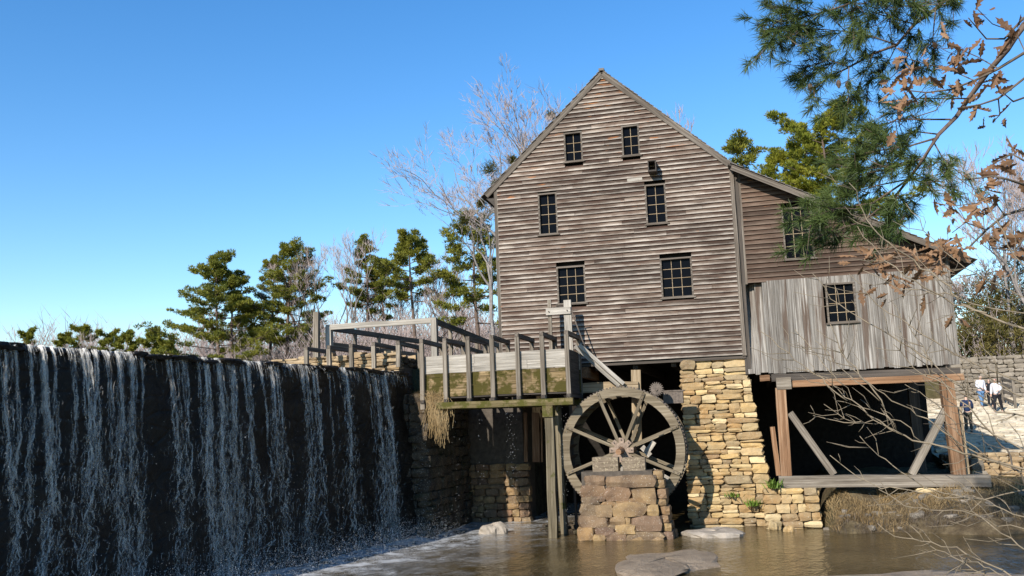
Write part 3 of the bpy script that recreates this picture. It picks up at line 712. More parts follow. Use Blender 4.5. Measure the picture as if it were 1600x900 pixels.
# abutment at the end of the dam
ab = thing('dam_abutment', 'damp shade-darkened rubble abutment wall between the dam and the mill', 'stone wall', (-10.5, 29, 0))
core(ab, (-17, 28.15, -.6), (-11.0, 36, 5.35)); core(ab, (-11.0, 28.05, -.6), (-10.25, 33, 4.3)); core(ab, (-10.6, 32.35, -.6), (-8.05, 34, 4.6))
rubble(ab, (-10.9, 27.95, -.3), (1, 0, 0), (0, -1, 0), 4.75, lambda v: -.1, lambda v: .82 + .03 * math.sin(v * 4), M['abut'], (.25, .45), (.35, .8), .45, .03, 41, proud=.07)
rubble(ab, (-10.05, 27.9, -.3), (0, 1, 0), (1, 0, 0), 4.5, lambda v: 0, lambda v: 4.4, M['abut'], (.2, .42), (.3, .75), .4, .03, 42, proud=.06)
rubble(ab, (-10.2, 32.2, -.3), (1, 0, 0), (0, -1, 0), 2.3, lambda v: 0, lambda v: 2.35 + .05 * math.sin(v * 6), M['redstone'], (.16, .36), (.28, .7), .45, .03, 43, proud=.06)
rubble(ab, (-10.2, 32.45, 2.0), (1, 0, 0), (0, -1, 0), 2.6, lambda v: 0, lambda v: 2.2, M['abut'], (.2, .36), (.3, .7), .4, .0, 44, proud=.05)  # upper courses take the darker stone, standing in for the flume's shadow
rubble(ab, (-10.98, 28.0, 4.3), (0, 1, 0), (1, 0, 0), 1.4, lambda v: 0, lambda v: 3.0, M['abut'], (.18, .3), (.25, .6), .4, .0, 45, proud=.06)
par = thing('parapet_wall', 'low tan flat stone parapet above the dam end', 'stone wall', (-13, 28, 5))
core(par, (-16.6, 28.2, 4.9), (-11.1, 29.2, 5.62))
rubble(par, (-11.0, 28.0, 5.0), (1, 0, 0), (0, -1, 0), .82, lambda v: -6 + 1.9 * v, lambda v: .0, M['parapet'], (.08, .17), (.3, .8), .5, .0, 51, proud=.07)
for k in range(26):
    put_stone(par, Vector((rr.uniform(-15.2, -11.2), rr.uniform(28.5, 30.5), 5.62 + rr.uniform(0, .3))), (1, rr.uniform(-.3, .3), 0), rr.uniform(.3, .7), rr.uniform(.1, .2), rr.uniform(.3, .5), M['parapet'], rr, 6)
for k in range(14):
    put_stone(par, Vector((rr.uniform(-11.2, -8.6), rr.uniform(30.5, 33.0), 5.5 + rr.uniform(0, .25))), (1, rr.uniform(-.3, .3), 0), rr.uniform(.3, .7), rr.uniform(.1, .2), rr.uniform(.3, .5), M['parapet'], rr, 6)

# ------------------------------------------------------------------ flume
FY0, FY1 = 27.45, 29.45
fl = thing('flume', 'raised wooden flume trough with post and beam frames feeding the wheel', 'flume', (-7.6, 28.4, 3.9))
bx = [at(px, py, Y=FY0).x for px, py in ((479, 541), (514, 537), (549, 535), (584, 533), (622, 532), (659, 531), (695, 529), (731, 528), (768, 526), (808, 524), (846, 522), (885, 520))]
ZT = 6.13
for i, x in enumerate(bx):
    inside = i >= 5; zb = 4.05 if inside else 5.3
    tw = random.uniform(-.01, .01)
    beam('cross_beam', (x + tw, FY0 - .06, ZT - .06 + random.uniform(-.012, .012)), (x - tw, FY1 + .06, ZT - .06 + random.uniform(-.012, .012)), .12, .13, M['trim'], fl)
    beam('post', (x, FY0, zb - .12 if inside else zb), (x + tw, FY0, ZT - .12), .13, .12, M['grey'], fl, up=(0, 1, 0))
    beam('post', (x, FY1 - .05, zb), (x + tw, FY1 - .05, ZT - .12), .12, .12, M['grey'], fl, up=(0, 1, 0))
x0, x1 = bx[5] - .02, bx[-1] + .04
zs = [(4.30, 4.62, 'mossy'), (4.625, 4.90, 'mossy'), (4.905, 5.03, 'mossy'), (5.035, 5.30, 'pale'), (5.305, 5.58, 'pale')]
for (a, b, m) in zs:
    cuts = [x0, x0 + 1.7 + random.uniform(-.3, .3), x0 + 3.3 + random.uniform(-.3, .3), x1]
    for q, w in zip(cuts, cuts[1:]):
        proud = .015 if m == 'pale' else 0
        beam('side_plank', (q + .004, FY0 + .10 - proud, (a + b) / 2), (w - .004, FY0 + .10 - proud, (a + b) / 2), .045, b - a, M[m], fl, seg=4)
    beam('side_plank', (x0, FY1 - .16, (a + b) / 2), (x1, FY1 - .16, (a + b) / 2), .045, b - a, M[m], fl, seg=4)
beam('floor_plank', (x0, (FY0 + FY1) / 2, 4.27), (x1, (FY0 + FY1) / 2, 4.27), FY1 - FY0 - .2, .05, M['dark'], fl)
for (a, b, m) in zs: beam('end_plank', (x1 - .05, FY0 + .12, (a + b) / 2), (x1 - .05, FY1 - .2, (a + b) / 2), .04, b - a, M['dark'], fl)
beam('sill_beam', (bx[5] + .45, FY0 - .02, 4.02), (bx[-1] + .12, FY0 - .02, 3.99), .2, .2, M['mossbeam'], fl, seg=6)
beam('sill_beam', (bx[5] + .45, FY1 - .1, 4.02), (bx[-1] + .12, FY1 - .1, 3.99), .2, .2, M['mossbeam'], fl, seg=6)
for i in range(5, 12): beam('sleeper', (bx[i], FY0 - .1, 4.17), (bx[i], FY1, 4.17), .12, .1, M['dark'], fl)
ps = at(862, 735, Y=27.5).x
beam('support_post', (ps - .03, FY0 + .05, -.3), (ps, FY0 + .05, 3.9), .27, .26, M['wetpost'], fl, up=(0, 1, 0), seg=5, jit=.012, taper=.92)
beam('post_cap', (ps - .02, FY0 - .12, 3.72), (ps - .02, FY0 + .25, 3.72), .32, .34, M['mossbeam'], fl)
ps2 = at(880, 750, Y=28.6).x
beam('support_post', (ps2, 28.5, -.3), (ps2 - .05, 28.5, 3.9), .2, .2, M['wetpost'], fl, up=(0, 1, 0), seg=5, jit=.01)
beam('support_post', (ps2 + .3, 28.9, -.3), (ps2 + .28, 28.9, 3.9), .08, .1, M['dark'], fl, up=(0, 1, 0))
V = []; DVm = []      # drips from the trough
for k in range(260):
    q = random.choice((-9.0, -8.2, -7.35, -7.2, -7.15, -6.0, -5.6)); DVm.append((q + random.gauss(0, .06), 27.6 + random.gauss(0, .15), random.uniform(.1, 4)))
v8, f8 = octa(DVm, RNG.uniform(.003, .007, len(DVm))); o = bulk('flume_drips', v8, f8, M['drop']); tag(o, 'drops of water dripping from the wooden flume', 'water drops', kind='stuff')
# sluice gate frame at the flume end
gt = thing('sluice_gate_frame', 'pale timber sluice gate frame rising at the flume end', 'gate frame', (-5.9, 29.2, 5.5))
ga = at(858, 469, Y=29.2); gb = at(886.5, 469, Y=29.2)
beam('post', (ga.x, 29.2, 4.6), (ga.x, 29.2, ga.z), .11, .1, M['grey'], gt, up=(0, 1, 0)); beam('post', (gb.x, 29.2, 4.6), (gb.x, 29.2, gb.z), .24, .12, M['pale'], gt, up=(0, 1, 0))
zc = at(873, 486, Y=29.1).z; beam('crosspiece', (ga.x - .1, 29.1, zc), (gb.x + .11, 29.1, zc), .06, .22, M['pale'], gt)
mb = MB(); q = at(893, 486, Y=29.1); mb.tube([q, at(915, 545, Y=29.1)], .022, 6); mb.tube([q, at(903, 484, Y=29.1)], .02, 6); mb.tube([(ga.x, 29.16, zc + .12), (gb.x - .1, 29.16, zc + .15), (gb.x, 29.16, zc + .1)], .018, 6); mb.build('lever', M['iron'], gt)
for x in (ga.x, gb.x): mb = MB(); mb.tube([(x, 29.03, zc), (x, 29.08, zc)], .022, 6); mb.build('bolt', M['iron'], gt)
br = thing('brace_rails', 'pair of pale rails slanting from flume end down behind the wheel', 'brace', (-4.6, 28.7, 4.3))
for (a, b, c, d) in ((898, 541, 967, 603), (905, 539, 974, 600)):
    beam('rail', at(a, b, Y=28.75), at(c, d, Y=29.35), .07, .12, M['pale'], br)

# ------------------------------------------------------------------ water wheel
WY0, WY1 = 27.9, 29.3; HC = at(972, 703, Y=WY0); RO = 1.86; RI = 1.60
wh = thing('water_wheel', 'large spoked wooden water wheel with toothed rim beneath the flume', 'water wheel', (HC.x, 28.6, HC.z - RO))
def ring_part(name, y, a0, a1, ri, ro, t, mat, n=7, gap=.006):
    v = []; f = []
    for i in range(n + 1):
        a = a0 + gap + (a1 - a0 - 2 * gap) * i / n
        for (r, yy) in ((ri, 0), (ro, 0), (ro, t), (ri, t)): v.append((r * math.cos(a), yy, r * math.sin(a)))
    for i in range(n):
        b = i * 4
        for k in range(4): f.append((b + k, b + 4 + k, b + 4 + (k + 1) % 4, b + (k + 1) % 4))
    f += [(0, 1, 2, 3), (n * 4 + 3, n * 4 + 2, n * 4 + 1, n * 4)]
    mb = MB(); mb.add(v, f); return mb.build(name, M[mat], wh, Matrix.Translation((HC.x, y, HC.z)))
A0 = R(21)
for k in range(8):
    a = A0 + k * math.pi / 4
    for (y, s) in ((WY0, -1), (WY1, 1)):
        ring_part('rim_segment', y + random.uniform(-.006, .006), a, a + math.pi / 4, RI + random.uniform(-.01, .01), RO, .09, 'wheel')
        d = Vector((math.cos(a), 0, math.sin(a))); c = Vector((HC.x, y - .035 if s < 0 else y + .12, HC.z))
        spk = beam('spoke', c + d * .16, c + d * (RO - .04), .07, .095, M['wheel'], wh, up=d.cross(Vector((0, 1, 0))))
        for r in (RO - .1, RO - .23):
            if s < 0: mb = MB(); mb.tube([c + d * r + Vector((0, -.06, 0)), c + d * r + Vector((0, -.03, 0))], .02, 6); mb.build('bolt', M['iron'], spk)
for k in range(32):
    a = A0 + (k + .5) * math.pi / 16; d = Vector((math.cos(a), 0, math.sin(a))); e = Vector((math.cos(a + .13), 0, math.sin(a + .13)))
    y0, y1 = Vector((HC.x, WY0 + .1, HC.z)), Vector((HC.x, WY1 - .01, HC.z))
    mb = MB(); v = [y0 + d * (RI + .02), y0 + e * (RO - .03), y1 + e * (RO - .03), y1 + d * (RI + .02)]; nn = Vector((-math.sin(a), 0, math.cos(a))) * .025
    mb.add(v + [q + nn for q in v], [(0, 1, 2, 3), (7, 6, 5, 4), (0, 4, 5, 1), (1, 5, 6, 2), (2, 6, 7, 3), (3, 7, 4, 0)])
    if not (R(-80) < math.atan2(d.z, d.x) < R(-10)): mb.build('bucket', M['dark'], wh)
mb = MB(); nt_ = 112
v = []; f = []
for k in range(nt_):
    a = 2 * math.pi * k / nt_; s = 2 * math.pi / nt_
    for (t, r) in ((0, RO + .005), (.5, RO + .005), (.5, RO + .042), (1, RO + .042)):
        for (rr2, y) in ((RO - .06, 0), (r, 0), (r, .08), (RO - .06, .08)):
            v.append((rr2 * math.cos(a + s * t), y, rr2 * math.sin(a + s * t)))
n = nt_ * 4
for i in range(n):
    for q in range(4):
        f.append((i * 4 + q, ((i + 1) % n) * 4 + q, ((i + 1) % n) * 4 + (q + 1) % 4, i * 4 + (q + 1) % 4))
mb.add(v, f); mb.build('ring_gear', M['iron'], wh, Matrix.Translation((HC.x, WY0 + .1, HC.z)))
for k in range(8):      # hub plates between the spokes, bolted
    a = A0 + (k + .5) * math.pi / 4; d = Vector((math.cos(a), 0, math.sin(a))); c = Vector((HC.x, WY0 - .1, HC.z))
    pl = beam('hub_plate', c + d * .1, c + d * .36, .06, .15, M['hubiron'], wh, up=d.cross(Vector((0, 1, 0))))
    mb = MB(); mb.tube([c + d * .3 + Vector((0, -.06, 0)), c + d * .3], .022, 6); mb.build('bolt', M['iron'], pl)
mb = MB(); mb.tube([(HC.x, WY0 - .1, HC.z), (HC.x, WY1 + .15, HC.z)], .24, 12); mb.build('hub', M['hubiron'], wh)
mb = MB(); mb.tube([(HC.x, 27.1, HC.z - .03), (HC.x, WY0 - .05, HC.z - .01)], [.085, .1], 12); mb.build('axle', M['red'], wh)
mb = MB(); mb.tube([(HC.x, WY1, HC.z), (HC.x, 32, HC.z)], .13, 10); mb.build('axle', M['iron'], wh)
bb = thing('bearing_block', 'lichen spotted timber bearing block carrying the wheel axle', 'bearing block', (HC.x, 27.2, 1.9))
g = G('lichened timber', .9, .2); n1 = g.noise(g.scale(g.tc(), (.6, 8, 8)), 3, 6); cc = g.ramp(n1, [(.3, (.10, .075, .05)), (.7, (.25, .195, .135))])
g.color(g.mix(g.ramp(g.noise(g.pos(), 22, 3), [(.54, 0.0), (.62, .5)]), cc, (.40, .33, .21))); g.bump(n1, .5, .02); M['lichen'] = g.m
q0 = at(925, 714, Y=27.0); q1 = at(1008, 741, Y=27.0); zb1 = (q0.z + q1.z) / 2 + .01
beam('block', (q0.x, 27.2, zb1), (HC.x - .02, 27.2, zb1), .36, q0.z - q1.z - .06, M['lichen'], bb, seg=4, jit=.012); beam('block', (HC.x + .1, 27.2, zb1 - .02), (q1.x, 27.22, zb1 - .02), .34, q0.z - q1.z - .1, M['lichen'], bb, seg=4, jit=.015)
for x in (q0.x + .2, q1.x - .28): beam('chock', (x - .14, 27.2, zb1 - .33), (x + .14, 27.2, zb1 - .33), .3, .26, M['lichen'], bb)
beam('strut', (HC.x + .02, 27.05, zb1 - .42), (HC.x + .1, 27.05, zb1 - .05), .07, .07, M['grey'], bb)
pg = thing('pinion_gear', 'small rusty toothed iron pinion gear at the wheel rim', 'gear', at(1025, 618, Y=28.1))
pc = at(1025.5, 608, Y=28.1); v = []; f = []; nt2 = 20
for k in range(nt2 * 4):
    a = 2 * math.pi * k / (nt2 * 4); r = .16 if k % 4 < 2 else .215
    for (q, y) in ((.03, 0), (r, 0), (r, .14), (.03, .14)): v.append((q * math.cos(a), y, q * math.sin(a)))
n = nt2 * 4
for i in range(n):
    for q in range(4): f.append((i * 4 + q, ((i + 1) % n) * 4 + q, ((i + 1) % n) * 4 + (q + 1) % 4, i * 4 + (q + 1) % 4))
mb = MB(); mb.add(v, f); mb.build('gear', M['iron'], pg, Matrix.Translation(pc)); mb = MB(); mb.tube([pc + Vector((0, -.04, 0)), pc + Vector((0, 2.5, 0))], .05, 8); mb.build('shaft', M['iron'], pg)
mb = MB(); q = at(1052, 620, Y=28.9); mb.box((q.x - .3, 28.8, q.z - .2), (q.x + .3, 29.1, q.z + .16)); mb.box((q.x - .34, 28.78, q.z + .16), (q.x + .34, 29.12, q.z + .2)); mb.build('bearing_box', M['iron'], pg)
wt = thing('wheel_pit_timbers', 'tan beam and posts standing in the dark behind the wheel', 'timber frame', (-4.3, 29.7, 3))
beam('beam', at(903, 606.5, Y=29.62), at(998, 604, Y=29.62), .26, .32, M['tan'], wt, seg=4, jit=.015)
beam('post', at(996, 690, Y=29.66), at(993.5, 578, Y=29.66), .3, .08, M['tan'], wt, up=(0, 1, 0))
q = at(914, 582, Y=29.8); beam('beam_end', (q.x, 29.7, q.z), (q.x, 32, q.z), .2, .34, M['red'], wt)
for (px, pw) in ((822, .12), (838, .26), (847, .05)):
    beam('post', at(px, 722, Y=31.6), at(px - 1, 645, Y=31.6), pw, .06, M['red'], wt, up=(0, 1, 0))
for (a, b, c, d) in ((1010, 708, 1022, 690), (1003, 698, 1016, 712), (1020, 735, 1050, 752)):
    beam('loose_board', at(a, b, Y=29.0), at(c, d, Y=29.0), .06, .16, M['pale'], wt)

# ------------------------------------------------------------------ lean-to trestle
tr = thing('timber_trestle', 'braced timber trestle holding up the lean-to', 'trestle', (3.4, 29.7, 1.2))
TY = 29.75
def tb(name, a, b, w, d, mat, dy=0, **k): return beam(name, at(*a, Y=TY + dy), at(*b, Y=TY + dy), d, w, M[mat], tr, up=(0, 1, 0) if name in ('post',) else (0, 0, 1), **k)
p0 = at(1229, 744, Y=TY); p1 = at(1221, 606, Y=TY)
beam('post', p0, (p0.x + .02, TY, p1.z), .31, .3, M['red'], tr, up=(0, 1, 0), seg=5)
beam('post', (p0.x - .22, TY + .5, p0.z), (p0.x - .3, TY + .5, 3.0), .14, .2, M['red'], tr, up=(0, 1, 0))
p2 = at(1497, 742, Y=TY); beam('post', (p2.x, TY, p2.z), (p2.x - .05, TY, 4.15), .36, .34, M['red'], tr, up=(0, 1, 0), seg=5, jit=.015)
beam('post', (p2.x + .28, TY + .3, p2.z), (p2.x + .25, TY + .3, 3.4), .16, .2, M['tan'], tr, up=(0, 1, 0))
beam('top_beam', at(1213, 600, Y=TY), at(1236, 599, Y=TY), .34, .36, M['grey'], tr); beam('top_beam', at(1236, 600, Y=TY + .1), at(1505, 589, Y=TY + .1), .3, .2, M['red'], tr, seg=5)
beam('cap_beam', (.6, TY + .25, 4.5), (6.0, TY + .25, 4.45), .34, .22, M['dark'], tr, seg=5)
beam('sill_beam', at(1217, 752, Y=TY - .1), at(1546, 750.5, Y=TY - .1), .4, .34, M['grey'], tr, seg=7, jit=.012)
beam('brace', at(1234, 645, Y=TY), at(1303, 741, Y=TY), .2, .2, M['grey'], tr); beam('brace', at(1478, 640, Y=TY), at(1424, 741, Y=TY), .2, .2, M['grey'], tr)
for (X, Yd) in ((1.0, 35), (5.6, 36)):
    beam('post', (X, Yd, .8), (X, Yd, 4.5), .34, .34, M['dark'], tr, up=(0, 1, 0))
ft = thing('stone_footing', 'small stacked tan stone footing under the trestle sill', 'stone footing', (5, 29.8, .3))
q0 = at(1432, 762, Y=29.5); q1 = at(1498, 806, Y=29.5)
rubble(ft, (0, 29.5, q1.z), (1, 0, 0), (0, -1, 0), q0.z - q1.z, lambda v: q0.x, lambda v: q1.x, M['pier'], (.16, .26), (.25, .6), .5, .0, 61)
core(ft, (q0.x + .05, 29.6, q1.z - .3), (q1.x - .05, 30.3, q0.z - .05))

# ------------------------------------------------------------------ walkway and railings left of the mill
wk = thing('walkway_railing', 'weathered plank walkway with post and rail sides left of the mill', 'railing', (-13, 34, 5.4))
RZt = 7.22; a = at(515, 512, Z=RZt); b = at(679, 501, Z=RZt); a.y = b.y = 31.6
c = at(657, 533, Z=RZt); d = at(792, 545, Z=RZt)
beam('rail', (a.x - .1, 31.55, RZt), (b.x + .1, 31.55, RZt), .12, .2, M['pale'], wk, seg=5)
def railing(p, q, n, first=True):
    for h, w in ((RZt - .02, .2), (RZt - .62, .16)):
        beam('rail', (p.x, p.y + .1, h), (q.x, q.y, h), .1, w, M['grey'], wk, seg=5)
    for k in range(n + 1):
        t = k / n; x, y = p.x + (q.x - p.x) * t, p.y + (q.y - p.y) * t
        if k == 0: beam('post', (x, y, 5.2), (x, y, RZt + .02), .22, .22, M['pale'], wk, up=(0, 1, 0))
        else: beam('post', (x, y, 5.2), (x + .0, y, RZt - .05), .12, .12, M['grey'], wk, up=(0, 1, 0))
railing(a, c, 4); railing(b, d, 6)
for k in range(34):
    y = 31.7 + k * .3; beam('deck_plank', (-15.0, y, 5.62), (-11.2, y, 5.62), .27, .06, M['grey'], wk, seg=2)
tp = at(494.5, 488, Y=31.0); beam('post', (tp.x, 31.0, 5.0), (tp.x, 31.0, tp.z), .2, .18, M['grey'], wk, up=(0, 1, 0))

# ------------------------------------------------------------------ rocks in the stream
def rock(label, c, sx, sy, sz, mat, seed, group=None, flat=1.0):
    rr = random.Random(seed); V = []; Fc = []; n, m = 26, 10
    ph = [rr.uniform(0, 6.28) for _ in range(8)]
    for j in range(m + 1):
        t = math.pi * j / m
        for i in range(n):
            a = 2 * math.pi * i / n
            d = 1 + .14 * math.sin(2 * a + ph[0]) + .10 * math.sin(3 * a + ph[1] + t) + .07 * math.sin(5 * a + ph[2] + 2 * t) + rr.uniform(-.035, .035)
            z = math.cos(t); z = math.copysign(abs(z) ** flat, z)
            rad = min(math.sin(t) ** .55, .97) * d * (1 + .05 * math.sin(9 * a + ph[6]))
            V.append((sx * rad * math.cos(a), sy * rad * math.sin(a), sz * z * (1 + .12 * math.sin(2 * a + ph[3])) + rr.uniform(-.02, .02) * sz))
    for j in range(m):
        for i in range(n): Fc.append((j * n + i, (j + 1) * n + i, (j + 1) * n + (i + 1) % n, j * n + (i + 1) % n))
    V = [(x, y, z + sz * .22 * math.sin(x * 2.6 / max(sx, .3) + ph[4]) * math.cos(y * 3.1 / max(sy, .3) + ph[5]) + sz * rr.uniform(-.07, .07)) for x, y, z in V]
    mb = MB(); mb.add(V, Fc); o = mb.build('rock', M[mat], None, Matrix.Translation(c) @ Matrix.Rotation(rr.uniform(-.3, .3), 4, 'Z'))
    return tag(o, label, 'rock', group)
rock('pale rounded boulder alone in the shallow water left of the flume post', at(770, 832, Z=.02), .42, .36, .26, 'whiterock', 1)
rock('broad flat rock in the stream in the foreground', at(1040, 884, Z=-.02), 1.22, 1.9, .17, 'rock', 2, flat=.6)
rock('flat pale rock slab beside the base of the tall pier', at(1118, 836, Z=.0), .78, .9, .15, 'whiterock', 3, flat=.6)
rock('small pale rock in the wheel shadow', at(1046, 836, Z=.0), .22, .2, .13, 'whiterock', 4)
rock('long low rock ledge at the bottom right of the stream', at(1450, 915, Z=-.05), 2.6, .8, .17, 'rock', 5, flat=.6)
rock('golden cobble at the foot of the low stone wall', at(1210, 822, Z=.1), .2, .2, .16, 'pier', 6)
rock('second smaller cobble by the low stone wall', at(1232, 828, Z=.05), .14, .14, .1, 'pier', 7)
rock('damp stone at the left corner of the wheel pit', at(812, 806, Z=.08), .36, .3, .3, 'redstone', 8)
rb = thing('post_base_rubble', 'dark wet rubble heaped round the flume post base', 'rubble', at(875, 826, Z=0))
rr = random.Random(9)
for k in range(26):
    q = at(rr.uniform(848, 905), rr.uniform(820, 832), Z=.08); put_stone(rb, q + Vector((0, rr.uniform(-.2, .5), rr.uniform(-.05, .12))), (1, rr.uniform(-.6, .6), 0), rr.uniform(.12, .32), rr.uniform(.08, .18), rr.uniform(.15, .3), M['abut'], rr, 15)

# ------------------------------------------------------------------ grass and weeds
def blades(pts, hmin, hmax, lean, w, rng, droop=.3):
    n = len(pts); pts = np.asarray(pts); h = rng.uniform(hmin, hmax, n); a = rng.uniform(0, 6.28, n); s = rng.uniform(0, 6.28, n)
    ln = rng.uniform(0, lean, n); d = np.stack([np.cos(a) * ln, np.sin(a) * ln, np.ones(n)], 1); d /= np.linalg.norm(d, axis=1)[:, None]
    side = np.stack([np.cos(s), np.sin(s), np.zeros(n)], 1) * w
    mid = pts + d * (h * .55)[:, None]; tip = pts + d * h[:, None] + np.stack([np.cos(a), np.sin(a), -np.ones(n) * .6], 1) * (h * droop)[:, None]
    V = np.stack([pts - side, pts + side, mid - side * .7, mid + side * .7, tip], 1).reshape(-1, 3); b = (np.arange(n) * 5)[:, None, None]
    return V, (np.array([(0, 1, 3), (0, 3, 2), (2, 3, 4)])[None] + b).reshape(-1, 3)
rng = np.random.default_rng(21)
gpx = rng.uniform(1.5, 9.5, 15000); gpy = rng.uniform(28.2, 30.3, 15000); gz = ground_z(gpx, gpy)
k = (gz > .02) & (np.sin(gpx * 1.7) * np.sin(gpy * 3.1 + gpx) > -.45)
v, f = blades(np.stack([gpx[k], gpy[k], gz[k] - .02], 1), .08, .30, 1.4, .007, rng); o = bulk('bank_grass', v, f, M['drygrass']); tag(o, 'dry matted grass on the bank under the lean-to', 'grass', kind='stuff')
gpx = rng.uniform(1.75, 9.5, 3600); gpy = rng.uniform(27.9, 28.75, 3600); gz = ground_z(gpx, gpy); k = gz > -.1
v, f = blades(np.stack([gpx[k], gpy[k], gz[k] - .02], 1), .08, .35, 1.8, .006, rng); o = bulk('bank_litter', v, f, M['darkstem']); tag(o, 'dark dead stems and litter along the water edge', 'litter', kind='stuff')
for k in range(46):
    x = rr.uniform(1.8, 9); y = 28.2 + rr.uniform(0, 1.3)
    put_stone(low if k < 0 else ft, Vector((x, y, float(ground_z(np.array([x]), np.array([y]))[0]))), (1, rr.uniform(-1, 1), 0), rr.uniform(.1, .4), rr.uniform(.06, .16), rr.uniform(.1, .35), M['greystone'], rr, 12)
# hanging tuft of dead grass on the abutment shoulder
q = at(676, 616, Y=27.72); n = 520; rng2 = np.random.default_rng(5); steps = 8
root = np.array(q)[None] + np.stack([rng2.normal(-.12, .26, n), rng2.normal(0, .10, n), rng2.normal(.0, .05, n)], 1)
Lh = np.where(rng2.random(n) < .25, rng2.uniform(.15, .5, n), rng2.uniform(.6, 1.9, n) * rng2.uniform(.6, 1, n)); P = [root]; aim = q.x + .22 + rng2.normal(0, .16, n); ph_ = rng2.uniform(0, 6.28, n); cu = rng2.uniform(.01, .07, n)
for k in range(1, steps):
    t = k / (steps - 1)
    P.append(root + np.stack([(aim - root[:, 0]) * min(1, t * 1.5) + cu * np.sin(t * 7 + ph_) * t * 2, -.22 * t ** .5 + cu * np.cos(t * 6 + ph_), .20 * np.sin(min(t * 2.2, 3.14)) * (Lh > .4) - Lh * t ** 1.6], 1))
P = np.stack(P, 1); w = np.array((.0045, 0.002, 0))[None, None]; VV = np.stack([P - w, P + w], 2).reshape(-1, 3)
base = (np.arange(n) * steps * 2)[:, None, None]; quad = np.array([(2 * k, 2 * k + 1, 2 * k + 3, 2 * k + 2) for k in range(steps - 1)])[None]
tag(bulk('dry_grass_tuft', VV, (base + quad).reshape(-1, 4), M['drygrass']), 'tuft of straw coloured dead grass hanging from the abutment corner', 'grass tuft')
def weed(label, c, h, nlv, seed):
    rng = np.random.default_rng(seed); pts = np.array(c)[None] + rng.normal(0, .09, (nlv, 3)) * (1, 1, .2)
    v, f = blades(pts, h * .4, h, 1.2, .018, rng, .25); return tag(bulk('weed', v, f, M['weed']), label, 'weed', 'green weeds at the pier')
weed('green weed growing at the foot of the red trestle post', at(1209, 762, Y=29.25), .4, 90, 1)
weed('low green weed on the pier ledge above the water', at(1176, 790, Y=29.75), .32, 80, 2)
weed('small green weed in a joint of the tall pier', at(1146, 776, Y=29.8), .25, 40, 3)

# ------------------------------------------------------------------ stone ramp, walls and fence to the right
def surf(x, y): return float(ramp_z(np.array([float(x)]), np.array([float(y)]))[0])
pth = thing('stone_ramp', 'pale paved stone ramp rising behind the lean-to', 'paving', (10, 45, 2))
pth['kind'] = 'structure'; del pth['category']
g = G('pale path sand', .95, .1); n1 = g.noise(g.pos(), 3, 6); g.color(g.ramp(n1, [(.3, (.30, .25, .17)), (.7, (.46, .40, .29))])); g.bump(n1, .5, .05); M['sand'] = g.m
mb = MB(); ys = [31 + k for k in range(46)]
for a, b in zip(ys, ys[1:]): mb.add([(6.7, a, surf(8, a) - .02), (22, a, surf(8, a) - .02), (22, b, surf(8, b) - .02), (6.7, b, surf(8, b) - .02)], [(0, 1, 2, 3)])
mb.build('bed', M['sand'], pth)
M['flag'] = stone_mat('pale flagstone', [(.50, .42, .29), (.58, .50, .37), (.44, .36, .25), (.62, .55, .42)])
rr = random.Random(77); cnt = 0; y = 33.2; rest_v = []; rest_f = []
while y < 70:
    dy = rr.uniform(.35, .55); x = 6.8 + rr.uniform(0, .4)
    while x < 15.5:
        w = rr.uniform(.45, 1.2); c = Vector((x + w / 2, y + dy / 2, surf(x, y + dy / 2) + rr.uniform(.0, .04)))
        if cnt < 290 and y > 35 and x < 8 + (y - 33) * .28:
            put_stone(pth, c, (1, rr.uniform(-.06, .06), 0), w - .03, .14, dy - .03, M['flag'], rr, 2, 'flagstone'); cnt += 1
        else:
            v, f = stone_mesh(rr.randrange(40)); b = len(rest_v)
            rest_v += [(c.x + q[0] * (w - .03), c.y + q[1] * (dy - .03), c.z + q[2] * .14) for q in v]; rest_f += [tuple(i + b for i in q) for q in f]
        x += w
    y += dy
mb = MB(); mb.v = rest_v; mb.f = rest_f; o = mb.build('flagstones_beyond', M['flag'], pth); o['kind'] = 'stuff'
bw = thing('retaining_wall', 'grey field stone retaining wall behind the people', 'stone wall', (12, 61, 4))
zb = surf(12, 60)
core(bw, (11.9, 61.3, 2), (24, 63, 6.35)); 
rubble(bw, (11.8, 61.0, zb - .3), (1, -.04, 0), (0, -1, 0), 6.45 - zb + .3, lambda v: .05 * math.sin(v * 4), lambda v: 8, M['greystone'], (.2, .42), (.3, .8), .5, 0, 81, proud=.08, split=.35)
lw_ = thing('ramp_edge_wall', 'low stone wall edging the ramp beside the trestle sill', 'stone wall', (8, 33, .5))
rubble(lw_, (6.75, 33.4, -.2), (1, -.16, 0), (-.15, -1, 0), 2.1, lambda v: 0, lambda v: 6.0 - max(0, v - 1.3) * 3, M['parapet'], (.14, .3), (.3, .8), .5, 0, 82, proud=.05)
rubble(lw_, (6.75, 33.3, -.2), (0, 1, 0), (-1, 0, 0), 1.9, lambda v: 0, lambda v: 5.5, M['greystone'], (.2, .4), (.3, .8), .4, 0, 83, proud=.05)
core(lw_, (6.9, 33.5, -.5), (12.5, 33.9, 1.45))
fn = thing('wooden_railing', 'short grey wooden railing against the retaining wall', 'railing', at(1582, 640, Y=57))
fa, fb = at(1570, 640, Y=58), at(1588, 645, Y=55)
for p in (fa, fb):
    z0 = surf(p.x, p.y); beam('post', (p.x, p.y, z0), (p.x, p.y, z0 + 1.5), .12, .12, M['grey'], fn, up=(0, 1, 0))
for h in (.35, .75, 1.15, 1.45): beam('rail', (fa.x, fa.y, surf(fa.x, fa.y) + h), (fb.x, fb.y, surf(fb.x, fb.y) + h), .05, .15, M['grey'], fn)

